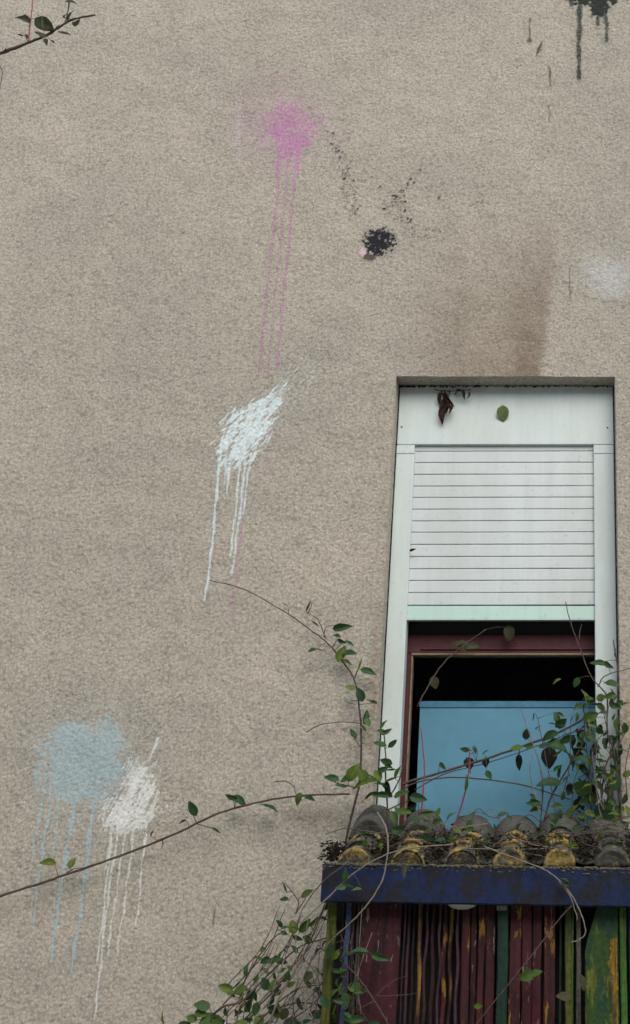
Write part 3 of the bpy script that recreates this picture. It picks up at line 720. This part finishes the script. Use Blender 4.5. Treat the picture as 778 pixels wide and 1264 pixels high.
# ------------------------------------------------------------------ leaves and stems
def leaf_mesh(name, width, fold, curl, notch, seed, crumple=0.0):
    rr = random.Random(seed); rows = 6; cols = 4; V = []; Fc = []
    for i in range(rows + 1):
        t = i / rows; w = width * (math.sin(math.pi * t ** .72) ** .8) * .5 if 0 < t < 1 else 0.004
        for k in range(-cols // 2, cols // 2 + 1):
            s = k / (cols / 2); x = s * w; y = t - (notch * abs(s) * (1 - t) ** 3 if t < .5 else 0)
            z = abs(s) * w * fold - curl * t * t + .02 * math.sin(9 * t + 3 * s) + rr.uniform(-crumple, crumple)
            V.append((x + rr.uniform(-crumple, crumple) * .5, y, z))
    c = cols + 1
    for i in range(rows):
        for k in range(cols): a = i * c + k; Fc.append((a, a + 1, a + c + 1, a + c))
    me = bpy.data.meshes.new(name); me.from_pydata(V, [], Fc); me.update()
    for p in me.polygons: p.use_smooth = True
    return me
LM = {}
def leafset(key, m, shapes):
    LM[key] = []
    for i, (w, f, c, nn, cr) in enumerate(shapes):
        me = leaf_mesh('leaf', w, f, c, nn, i + hash(m) % 7 if False else i, cr); me.materials.append(M[m]); LM[key].append(me)
ovate = [(.62, .35, .12, .0, .02), (.72, .25, .25, .15, .025), (.52, .7, .08, .0, .02), (.66, .15, -.12, .1, .03), (.6, .5, .4, .12, .03)]
roundl = [(.90, .2, .1, .18, .02), (.82, .4, .25, .15, .025), (.95, .12, .05, .2, .025)]
narrow = [(.28, .6, .15, 0, .01), (.22, .4, -.1, 0, .01)]
leafset('t', 'twig_leaf', ovate); leafset('g', 'leaf_pale', roundl[:1]); leafset('o', 'leaf', ovate); leafset('r', 'leaf', roundl); leafset('n', 'leaf', narrow)
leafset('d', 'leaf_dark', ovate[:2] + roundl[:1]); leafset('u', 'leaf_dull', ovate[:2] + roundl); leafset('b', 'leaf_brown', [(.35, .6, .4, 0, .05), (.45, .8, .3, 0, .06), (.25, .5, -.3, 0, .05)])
RN = random.Random(21)
class Plant:
    """a climbing plant: stems as polylines read off the photograph at their distance from the wall, leaves on them"""
    def __init__(s, name, label, cat, Y, group=None):
        s.Y = Y; s.name = name; s.stems = []; s.leaves = []; s.root = empty(name, (0, 0, 0), label, cat, group); s.pts = []
    def stem(s, pts, w0, w1=None, m='stem', Y=None, dy=.0):
        Y = s.Y if Y is None else Y; w1 = w0 * .5 if w1 is None else w1
        n = len(pts); P = [at(u, v, (Y[i] if isinstance(Y, (list, tuple)) else Y) + RN.uniform(-dy, dy)) for i, (u, v) in enumerate(pts)]
        L_ = smooth_line(P); mp = mpp(P[0]); k = len(L_)
        L_ = [p + Vector((RN.uniform(-1, 1), RN.uniform(-1, 1), RN.uniform(-1, 1))) * mp * .35 for p in L_]
        s.stems.append((L_, [mp * .5 * (w0 + (w1 - w0) * i / (k - 1)) for i in range(k)], m)); s.pts += L_
        return s
    def leaf(s, u, v, ln, ang, kind='o', Y=None, face=None, roll=None, label=None):
        Y = s.Y - .012 if Y is None else Y
        s.leaves.append((u, v, ln, ang, kind, Y, face, roll, label)); return s
    def build(s):
        pet = {}
        for (u, v, ln, ang, kind, Y, face, roll, label) in s.leaves:
            a = math.radians(ang); u0 = u - math.cos(a) * ln * .5; v0 = v + math.sin(a) * ln * .5
            p = at(u0, v0, Y); L_ = ln * mpp(p) * .96
            d = Vector((math.cos(a), RN.uniform(-.35, .15), math.sin(a))).normalized()
            r = RN.uniform(-55, 55) if roll is None else roll
            nrm = Vector((0, -1, RN.uniform(.1, .9))); nrm = (nrm - d * nrm.dot(d))
            nrm.normalize(); nrm = Matrix.Rotation(math.radians(r), 3, d) @ nrm; sx = d.cross(nrm)
            me = RN.choice(LM[kind]); o = bpy.data.objects.new('leaf', me); COL.objects.link(o); o.parent = s.root
            k = L_; wsc = k * RN.uniform(.65, 1.05)
            mt = Matrix.Identity(4)
            for q in range(3): mt[q][0] = sx[q] * wsc; mt[q][1] = d[q] * k; mt[q][2] = nrm[q] * k; mt[q][3] = p[q]
            o.matrix_local = mt
            if label: o['label'] = label
            if s.pts:
                q = min(s.pts, key=lambda t: (t - p).length)
                if .004 < (q - p).length < .12:
                    mid = (q + p) / 2 + Vector((0, -.004, .004)); pet.setdefault('p', []).append(((q, mid, p)))
        if 'p' in pet:
            bm = bmesh.new()
            for q in pet['p']: tube_bm(bm, q, [.0013, .0011, .0010], 4)
            o = child('petioles', bm_me(bm, 'petioles', True), M['stem'], s.root); o['kind'] = 'stuff'
        by = {}
        for L_, rad, m in s.stems: by.setdefault(m, []).append((L_, rad))
        first = True
        for m, lst in by.items():
            for L_, rad in lst:
                bm = bmesh.new(); tube_bm(bm, L_, rad, 6, .12)
                child('stem', bm_me(bm, 'stem', True), M[m], s.root)
        return s.root

# long runner across the lower left
P = Plant('climbing_shoot', 'long thin brown shoot arching across the lower left wall to the canopy', 'climbing plant', -.06)
P.stem([(-60, 1128), (0, 1106), (45, 1092), (80, 1080), (150, 1056), (215, 1030), (270, 1004), (330, 988), (375, 982), (432, 980)], 3.6, 2.4)
P.stem([(80, 1079), (90, 1073), (103, 1071)], 1.5); P.stem([(243, 1017), (236, 1000), (232, 990)], 1.3); P.stem([(243, 1017), (258, 1021), (272, 1028)], 1.2)
P.stem([(340, 965), (352, 964), (362, 970), (366, 982)], 1.5); P.stem([(200, 1036), (201, 1042), (199, 1048)], 1.5)
for L_ in ((58, 1064, 20, 168, 'o', None, None, 15), (88, 1064, 14, 75), (187, 1028, 9, 80, 'b'), (237, 997, 20, 118, 'o'), (226, 1014, 10, 190, 'b'), (268, 1025, 14, -35, 'n'), (284, 984, 16, 170), (297, 988, 20, -20), (335, 996, 22, -12), (369, 987, 15, -100, 'o'), (384, 987, 16, -15), (201, 1040, 8, -60, 'b')): P.leaf(*L_)
P.build()
# second fine runner
P = Plant('climbing_shoot', 'fine leafless tendril curving over the wall left of the window', 'climbing plant', -.03)
P.stem([(378, 904), (392, 896), (410, 892), (430, 891), (446, 893)], 1.4, 1.0); P.build()
# climber left of window
P = Plant('climbing_plant', 'thin leafy climber rising beside the left edge of the window', 'climbing plant', -.05)
P.stem([(434, 1066), (427, 1042), (434, 1008), (442, 975), (445, 950), (446, 900), (443, 870), (438, 840), (420, 812), (400, 790), (380, 775), (350, 754), (300, 727), (258, 716)], 3.4, 1.1)
P.stem([(400, 787), (402, 775), (410, 772), (415, 773)], 1.3); P.stem([(380, 757), (385, 748), (383, 742)], 1.3); P.stem([(402, 788), (395, 770), (390, 762), (380, 757)], 1.3); P.stem([(438, 837), (445, 818)], 1.5, 1)
P.stem([(445, 922), (438, 912), (430, 903)], 1.2)
for L_ in ((424, 775, 23, 5, 'o', None, None, 45), (415, 785, 12, 160), (423, 792, 14, -25), (432, 795, 14, -25), (421, 806, 24, 70, 'o', None, None, 10), (433, 806, 18, 5, 'o', None, None, 5), (393, 802, 12, 170, 'n'), (385, 803, 12, 195), (430, 818, 16, -30, 'n'),
           (456, 829, 19, -15, 'o', None, None, 10), (444, 820, 18, 75, 'n'), (432, 849, 13, 178), (444, 856, 17, 110, 'r', None, None, 5), (434, 869, 12, -15, 'n'), (457, 866, 16, -35, 'n'), (460, 866, 14, 160, 'n'), (452, 883, 20, 80), (455, 893, 14, -60),
           (435, 905, 15, 128), (450, 918, 6, 0), (352, 747, 12, 150, 'n'), (381, 748, 15, 65, 'n'), (390, 770, 13, -35, 'n'), (449, 899, 9, -40)): P.leaf(*L_)
P.build()
# leafy clump at left end of the canopy
P = Plant('climbing_plant', 'bushy green clump sprouting above the left end of the tiles', 'climbing plant', -.16)
P.stem([(478, 1030), (478, 990), (476, 960), (476, 930), (474, 902)], 2.6, 1.4); P.stem([(478, 975), (465, 962), (450, 955), (437, 956)], 2, 1.2); P.stem([(480, 985), (492, 965), (498, 945), (503, 932)], 2, 1.2); P.stem([(440, 972), (420, 968), (408, 962)], 1.6)
P.stem([(478, 1000), (500, 990), (520, 985)], 1.8)
for L_ in ((408, 960, 19, 165, 'o', None, None, 10), (437, 952, 24, 60, 'r', None, None, 5), (427, 962, 16, 200), (450, 960, 18, -60, 'r', None, None, 0), (444, 968, 20, 200), (420, 971, 16, 180), (465, 955, 18, 120), (461, 965, 22, 10), (472, 968, 20, 150), (484, 962, 22, 30), (492, 953, 20, 70, 'o'), (470, 982, 24, 180),
           (456, 981, 22, 190), (480, 976, 20, -80), (497, 980, 22, 20, 'o', None, None, 5), (517, 985, 24, -8, 'o', None, None, 15), (500, 1002, 20, 0), (530, 1004, 26, 5, 'n'), (474, 894, 16, 62), (470, 903, 12, 170), (478, 903, 14, 25), (468, 919, 17, 172, 'o', None, None, 5), (485, 917, 14, 45), (476, 940, 16, 160), (481, 946, 10, -30), (474, 950, 14, 20), (482, 951, 12, 190),
           (508, 996, 14, 200), (494, 1026, 26, 175, 'o'), (520, 1028, 28, 10, 'o'), (490, 1034, 14, -40), (488, 1010, 16, -60, 'r')): P.leaf(*L_)
P.build()
# vines across the window
P = Plant('window_vine', 'woody red brown vine strung across the blue board in the window', 'climbing plant', .02)
P.stem([(497, 968), (512, 963), (560, 949), (620, 930), (690, 904), (735, 878)], 3.4, 2.6); P.stem([(488, 985), (505, 970), (532, 962), (575, 960), (640, 968), (705, 987)], 2.0, 1.6)
P.stem([(515, 872), (530, 845), (545, 822), (568, 800), (600, 777)], 2.2, 1.2, Y=.085)
P.stem([(512, 975), (550, 955), (600, 942), (660, 922), (735, 892)], 1.5, 1.2, 'stem', Y=.12)  # offset double of the vine stem, put in for its reflection
for u, v in ((641, 925), (678, 920), (600, 934), (580, 945)): P.stem([(u, v), (u + 1, v + 10)], 1.2, 1)
P.leaf(641, 942, 19, -88, 'd', .05, None, 0); P.leaf(678, 938, 26, -88, 'd', .05, None, 0); P.leaf(600, 942, 12, -95, 'd', .05, None, 20); P.leaf(580, 944, 15, -70, 'd', .05, None, 5); P.leaf(650, 905, 13, 80, 'd', .06)  # near-black leaves stand in for leaf reflections in the glass
for L_ in ((576, 926, 13, 170), (587, 924, 12, 115, 'n'), (600, 928, 11, 30, 'n'), (547, 946, 13, -50), (604, 957, 12, -55), (640, 923, 15, 10, 'r'), (655, 921, 11, 10, 'r')): P.leaf(*L_, Y=.01) if len(L_) == 4 else P.leaf(L_[0], L_[1], L_[2], L_[3], L_[4], .01)
for L_ in ((560, 797, 20, 190, 'u'), (573, 800, 16, -80, 'u'), (584, 797, 18, 10, 'u'), (629, 784, 20, -85, 'u'), (537, 844, 15, -75, 'u')): P.leaf(*L_, Y=.13, roll=0)  # dull leaves stand in for faint reflections, shade put into their colour
P.build()
P = Plant('red_shoot', 'straight crimson shoot in front of the left edge of the blue board', 'shoot', -.1)
P.stem([(522, 1030), (520, 1005), (524, 960), (523, 930), (519, 895)], 2.6, 1.2, 'stem_red'); P.build()
P = Plant('red_shoot', 'slanting crimson shoot rising before the middle of the blue board', 'shoot', -.1)
P.stem([(557, 1035), (563, 1015), (574, 980), (579, 950), (580, 922)], 2.6, 1.4, 'stem_red'); P.leaf(576, 966, 22, 82, 'n').leaf(573, 925, 12, 170).leaf(585, 925, 12, 120, 'n'); P.build()
# right climber
P = Plant('climbing_plant', 'dense leafy climber covering the right window jamb', 'climbing plant', -.04)
P.stem([(768, 1060), (766, 1000), (765, 940), (764, 880), (763, 830), (757, 790)], 3.0, 1.6)
P.stem([(766, 1000), (758, 930), (750, 905), (750, 868), (747, 855), (730, 835), (716, 800), (705, 770), (698, 743)], 2.6, 1.2, 'stem')
P.stem([(742, 985), (748, 945), (757, 925), (764, 900)], 2.2, 1.4); P.stem([(733, 815), (717, 788), (715, 772)], 1.2) if False else None
P.stem([(715, 791), (716, 780), (718, 771)], 1.5, 1); P.stem([(738, 848), (745, 836), (758, 830), (768, 828), (780, 824)], 1.6)
P.stem([(672, 1012), (680, 985), (700, 950), (718, 920), (722, 890), (720, 872)], 2.4, 1.6); P.stem([(688, 1030), (676, 1005), (662, 995)], 1.6); P.stem([(755, 985), (735, 965), (728, 950)], 1.6)
P.stem([(722, 900), (705, 905), (690, 915)], 1.6); P.stem([(730, 1000), (728, 960), (735, 920), (745, 905)], 2)
for L_ in ((738, 819, 23, 172, 'o', None, None, 15), (752, 822, 16, -40), (760, 805, 12, 75, 'n'), (757, 845, 20, -15, 'o', None, None, 5), (750, 843, 12, 180), (724, 860, 22, 100, 'o'), (727, 862, 14, 10), (714, 872, 12, 200), (735, 870, 16, 0), (743, 874, 14, -45), (755, 866, 17, 120), (762, 873, 14, -30), (770, 870, 14, 10),
           (764, 894, 15, 190), (767, 906, 10, -30), (687, 885, 16, 105, 'o', None, None, 0), (694, 892, 16, 30, 'r'), (677, 909, 22, 200, 'r', None, None, 0), (690, 921, 24, -15, 'r', None, None, 5), (702, 911, 20, 25), (670, 921, 12, 200, 'r'), (706, 940, 22, -60, 'r'), (720, 935, 20, 20), (692, 952, 16, 70), (676, 966, 30, 178, 'o', None, None, 25),
           (716, 972, 22, 160, 'r'), (731, 884, 20, 20, 'o'), (740, 938, 13, 170), (741, 950, 16, 30), (748, 958, 22, 10, 'o', None, None, 5), (762, 965, 20, 60, 'r'), (740, 970, 14, -50), (658, 993, 20, 168), (660, 1000, 16, 190), (690, 996, 18, 0), (706, 1000, 22, 60), (728, 1003, 18, 0), (716, 1006, 16, 120),
           (748, 998, 24, 30, 'r'), (760, 1004, 22, 80), (742, 1008, 20, 200), (772, 985, 16, 70), (776, 1000, 16, 100), (733, 897, 14, -20), (767, 925, 14, 80), (750, 922, 8, 150, 'n'), (757, 922, 7, 20, 'n'), (776, 955, 14, 20), (720, 990, 16, 200), (770, 1018, 18, 20), (732, 1016, 16, -20)): P.leaf(*L_)
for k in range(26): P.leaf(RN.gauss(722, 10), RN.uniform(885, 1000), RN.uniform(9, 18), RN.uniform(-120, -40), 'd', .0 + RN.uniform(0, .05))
for k in range(16): P.leaf(RN.uniform(690, 776), RN.uniform(895, 1010), RN.uniform(10, 18), RN.uniform(-180, 180), RN.choice('oor'), RN.uniform(-.12, .02))
for k in range(70): P.leaf(RN.gauss(748, 16) if k % 3 else RN.uniform(655, 775), RN.uniform(840, 1010), RN.uniform(9, 17), RN.uniform(-180, 180), RN.choice('oorn'), RN.uniform(-.14, -.02))
for k in range(15):
    u = RN.uniform(665, 775); v = RN.uniform(985, 1025); P.stem([(u, v), (u + RN.uniform(-14, 14), v - RN.uniform(30, 60)), (u + RN.uniform(-30, 30), v - RN.uniform(80, 130))], 1.5, .9, RN.choice(['stem', 'stem', 'stem_pale']), Y=RN.uniform(-.1, -.02))
P.build()
# sparse growth on the tiles
P = Plant('climbing_plant', 'scattered green sprigs growing out of the litter on the tiles', 'climbing plant', -.3)
for k in range(38):
    u = RN.uniform(440, 770); v = RN.uniform(1005, 1055); a = RN.uniform(-40, 40); P.stem([(u, v), (u + a, v + RN.uniform(-8, 8)), (u + a * 2, v + RN.uniform(-14, 10)), (u + a * 2.8, v + RN.uniform(-6, 14))], RN.uniform(1, 1.7), .8, RN.choice(['stem', 'stem_pale', 'stem']), Y=RN.uniform(-.5, -.34))
for k in range(44): P.leaf(RN.uniform(430, 775), RN.uniform(998, 1050), RN.uniform(8, 15), RN.uniform(-180, 180), RN.choice('oor'), RN.uniform(-.45, -.3))
for u, v in ((610, 1025), (640, 1022), (672, 1030), (718, 1025), (590, 1040), (545, 1035), (655, 1050), (740, 1035)): P.stem([(u, v + 16), (u + RN.uniform(-6, 6), v)], 1.5, 1)
for L_ in ((612, 1022, 14, 120), (600, 1040, 14, 20), (641, 1020, 12, 60), (668, 1030, 16, 10), (687, 1012, 20, 60, 'r'), (716, 1022, 18, 10), (686, 1060, 12, 160), (548, 1038, 18, 0), (586, 1045, 12, 200), (630, 1048, 12, 30), (655, 1042, 10, 200), (742, 1032, 14, 60), (700, 1040, 12, -30)): P.leaf(*L_)
P.build()
# pale stems looping over the beam
P = Plant('dry_stem', 'pale dry stem dropping over the left part of the blue beam', 'dry stem', -.53)
P.stem([(466, 1003), (476, 1020), (479, 1045), (474, 1080), (460, 1108), (440, 1132), (415, 1155), (385, 1185)], 2.0, 1.6, 'stem_pale', Y=[-.40, -.46, -.52, -.53, -.53, -.53, -.5, -.45]); P.build()
P = Plant('dry_stem', 'pale dry stem crossing the left corner of the blue beam', 'dry stem', -.53)
P.stem([(560, 1042), (500, 1048), (462, 1062), (432, 1082), (405, 1108), (370, 1140)], 1.6, 1.8, 'stem_pale'); P.stem([(440, 1060), (425, 1068), (395, 1092), (375, 1120)], 1.8, 1.4, 'stem')
P.leaf(426, 1080, 16, 80).leaf(433, 1092, 14, -30).leaf(420, 1096, 14, 190).leaf(440, 1098, 14, 180); P.build()
P = Plant('dry_stem', 'grey stem looping down over the right part of the beam', 'dry stem', -.53)
P.stem([(598, 1045), (640, 1061), (675, 1075), (700, 1097), (716, 1125), (723, 1150), (715, 1160), (705, 1163)], 1.8, 1.4, 'stem_pale'); P.stem([(690, 1088), (703, 1105), (712, 1130), (712, 1136)], 1.5, 1, 'stem_pale')
P.leaf(697, 1086, 12, 150).leaf(699, 1092, 10, -20); P.build()
P = Plant('climbing_shoot', 'straight thin stem slanting across the dark red boards', 'climbing plant', -.50)
P.stem([(706, 1118), (690, 1135), (660, 1175), (630, 1212), (590, 1262), (570, 1290)], 1.8, 1.2, 'stem'); P.leaf(649, 1205, 19, 200, 'r', None, None, 0).leaf(663, 1201, 16, 20, 'r', None, None, 0).leaf(592, 1242, 12, 0); P.build()
P = Plant('climbing_shoot', 'leafy shoot in front of the wide dark red board', 'climbing plant', -.50)
P.stem([(425, 1188), (445, 1210), (462, 1235), (478, 1262), (490, 1285)], 1.8, 1.8, 'stem'); P.stem([(425, 1180), (445, 1176), (460, 1178), (475, 1184)], 1.6, 1.0); P.stem([(462, 1232), (480, 1214), (503, 1204)], 1.2); P.stem([(462, 1230), (500, 1228), (515, 1226)], 1.0)
P.leaf(442, 1176, 28, 178, 'o', None, None, 50).leaf(471, 1182, 26, -15, 'o', None, None, 25).leaf(440, 1258, 26, 0, 'o', None, None, 35).leaf(425, 1234, 18, 100, 'r', None, None, 5)
P.leaf(720, 1215, 18, -80, 'u').leaf(694, 1230, 18, 170, 'u') ; P.build()
# bramble at the bottom
P = Plant('bramble', 'tangled leafy bramble climbing at the bottom left of the canopy', 'bramble', -.30)
ST = [([(320, 1300), (345, 1232), (372, 1185), (388, 1150), (415, 1085)], 3.0, 2.0), ([(250, 1264), (275, 1243), (298, 1236), (320, 1215), (345, 1190), (372, 1168), (402, 1158)], 3, 1.5), ([(300, 1215), (320, 1180), (340, 1156), (352, 1150)], 2, 1.2),
      ([(330, 1245), (345, 1200), (362, 1155), (372, 1130)], 2, 1.2), ([(285, 1290), (296, 1245), (305, 1235)], 3, 2), ([(300, 1260), (345, 1215), (380, 1160), (400, 1120)], 2, 1.4), ([(365, 1128), (368, 1112), (352, 1090)], 1.6, 1),
      ([(365, 1128), (378, 1108)], 1.4, 1), ([(310, 1270), (360, 1225), (400, 1215)], 2, 1), ([(350, 1264), (380, 1245), (420, 1205)], 2, 1.4), ([(330, 1290), (350, 1240), (366, 1220), (400, 1212)], 1.6, 1), ([(395, 1170), (408, 1180), (425, 1200), (430, 1260)], 1.8, 1.4),
      ([(320, 1255), (365, 1238), (410, 1245), (450, 1262)], 1.8, 1.4), ([(365, 1264), (362, 1235), (370, 1205)], 1.6, 1), ([(280, 1264), (282, 1240)], 1.4, 1), ([(395, 1264), (425, 1225), (440, 1180), (455, 1140)], 1.6, 1)]
for p, a, b in ST: P.stem(p, a, b, 'stem' if RN.random() < .65 else 'stem_pale', dy=.05)
for L_ in ((277, 1219, 18, 160, 'r', None, None, 0), (286, 1226, 15, -40, 'r'), (299, 1221, 17, 20, 'r', None, None, 10), (248, 1241, 19, 170, 'r', None, None, 0), (250, 1251, 16, -10, 'r'), (235, 1257, 14, 160, 'r'), (256, 1260, 22, 190, 'r', None, None, 0), (307, 1238, 26, -115, 'o', None, None, 10), (300, 1234, 12, 0),
           (350, 1110, 13, 175), (381, 1103, 18, 20), (351, 1095, 16, 115, 'n'), (351, 1146, 13, 190), (361, 1143, 17, 100, 'r'), (368, 1158, 14, -20), (377, 1142, 19, 50, 'r'), (388, 1138, 15, 40), (396, 1133, 14, 160), (404, 1131, 12, 30), (327, 1186, 13, 200, 'r'), (340, 1185, 15, 30, 'r'), (346, 1178, 10, 70), (326, 1213, 15, 120, 'r'),
           (338, 1213, 16, 70, 'r'), (328, 1217, 12, -80), (344, 1227, 14, 10, 'r'), (400, 1204, 16, 170), (409, 1203, 16, 40), (404, 1218, 14, -60), (371, 1240, 16, -70, 'u'), (388, 1252, 18, 180), (310, 1257, 16, 80), (200, 1257, 18, 110, 'n'), (378, 1262, 16, 10), (316, 1246, 16, -100), (341, 1253, 14, 180), (356, 1262, 18, 60),
           (413, 1240, 20, 60), (405, 1250, 18, 200), (397, 1228, 14, 160), (420, 1222, 16, 20), (360, 1215, 12, 30), (270, 1262, 18, 10, 'r'), (228, 1266, 16, 20, 'r'), (416, 1262, 18, 60), (430, 1248, 16, 100), (330, 1264, 16, 40), (345, 1243, 12, -60)): P.leaf(*L_)
for k in range(16):
    u = RN.uniform(270, 400); v = RN.uniform(1215, 1275); l = RN.uniform(50, 110); P.stem([(u, v), (u + l * .45, v - l * .5), (u + l * .7, v - l * 1.05)], RN.uniform(1.1, 1.8), .8, RN.choice(['stem', 'stem_pale']), Y=RN.uniform(-.35, -.2))
for k in range(10):
    u = RN.uniform(370, 450); v = RN.uniform(1240, 1285); P.stem([(u, v), (u + RN.uniform(-25, 10), v - 50), (u + RN.uniform(-30, 30), v - RN.uniform(80, 130))], RN.uniform(1.1, 1.8), .8, RN.choice(['stem', 'stem_pale']), Y=RN.uniform(-.52, -.46))
for k in range(30): P.leaf(RN.gauss(418, 20), RN.uniform(1175, 1270), RN.uniform(8, 16), RN.uniform(0, 360), RN.choice('oorn'), RN.uniform(-.54, -.47))
for k in range(44): t = RN.random(); P.leaf(280 + 130 * t + RN.gauss(0, 16), 1245 - 110 * t + RN.gauss(0, 16), RN.uniform(8, 14), RN.uniform(0, 360), RN.choice('oor'), RN.uniform(-.36, -.22))
for k in range(34): P.leaf(RN.uniform(235, 440), RN.uniform(1245, 1300), RN.uniform(12, 22), RN.uniform(0, 360), RN.choice('ror'), RN.uniform(-.4, -.2))
for k in range(14): P.leaf(RN.uniform(330, 425), RN.uniform(1190, 1260), RN.uniform(8, 14), RN.uniform(0, 360), RN.choice('ru'), RN.uniform(-.35, -.2))
P.build()
# twig at the top left
P = Plant('tree_twig', 'dark leafy twig poking in at the top left corner', 'twig', -.9)
P.stem([(-120, 108), (-40, 82), (0, 66), (35, 53), (60, 42), (88, 25), (118, 18)], 5, 2.2); P.stem([(35, 52), (38, 25), (43, -20)], 2, 1.5, 'stem_red'); P.stem([(-2, 78), (3, 90), (-2, 118)], 1.5)
P.stem([(80, 30), (84, 15), (88, -20)], 1.8, 1.4)
for L_ in ((27, 22, 22, 150, 't', None, None, 10), (32, 44, 10, 100), (58, 33, 32, -35, 't', None, None, 15), (52, 27, 20, 100, 'n'), (81, 43, 18, -25, 't', None, None, 0), (49, 44, 14, 170), (58, 53, 10, -70), (66, 52, 7, -30), (86, 16, 16, 80), (79, 17, 10, 100), (88, 2, 14, 0), (95, 27, 12, 60), (93, 31, 9, -50), (25, 44, 6, 180), (7, 60, 9, 60), (70, 34, 12, 60)): P.leaf(*(L_ if len(L_) > 4 else L_ + ('t',)))
P.build()
# dead sprig under the lintel, single leaves
P = Plant('dead_leaf_sprig', 'brown withered leaves hanging under the lintel on the shutter box', 'dead leaves', .075)
P.stem([(536, 481), (556, 483), (582, 481)], 1.4, 1); P.stem([(555, 482), (553, 495), (546, 512)], 1.8, 1)
for L_ in ((551, 498, 30, -80, 'b'), (557, 502, 26, -60, 'b'), (547, 512, 26, -108, 'b'), (553, 494, 22, -50, 'b'), (545, 500, 22, -115, 'b'), (557, 506, 14, -95, 'b'), (543, 492, 16, -95, 'b'), (547, 488, 12, -70, 'b'), (565, 487, 14, -95, 'b'), (573, 488, 12, -75, 'b'), (579, 489, 10, -95, 'b'), (568, 482, 10, 0, 'b'), (552, 503, 16, -100, 'b')): P.leaf(*L_)
P.build()
P = Plant('leaf', 'single green leaf hanging flat on the white shutter box', 'leaf', .08)
P.leaf(621, 513, 20, -90, 'g', .078, None, 0).stem([(620, 505), (619, 500)], 1.2); P.build()
P = Plant('dead_leaf', 'tiny brown dead leaf stuck at the left edge of the shutter slats', 'dead leaf', .08)
P.leaf(510, 679, 9, 20, 'b', .082); P.build()
# crumbs of dirt and moss along the top of the shutter box
bm = bmesh.new(); rr = random.Random(9)
for k in range(170):
    x = xl + (xr - xl) * (rr.random() ** 1.3); s = rr.uniform(.0015, .005)
    if rr.random() < .4: x = rr.gauss(at(rr.choice((505, 520, 545, 560, 590)), 480, YF).x, .012)
    x = min(max(x, xl + .005), xr - .005)
    bmesh.ops.create_icosphere(bm, subdivisions=1, radius=s, matrix=Matrix.Translation((x, YF - rr.uniform(0, .006), zt - .007 + rr.uniform(-.004, .003))))
dm = link('dirt_crumbs', bm_me(bm, 'dirt'), M['leaf_brown']); dm['kind'] = 'stuff'; dm['label'] = 'dark dirt and moss crumbs along the top of the shutter box'; dm['category'] = 'dirt'
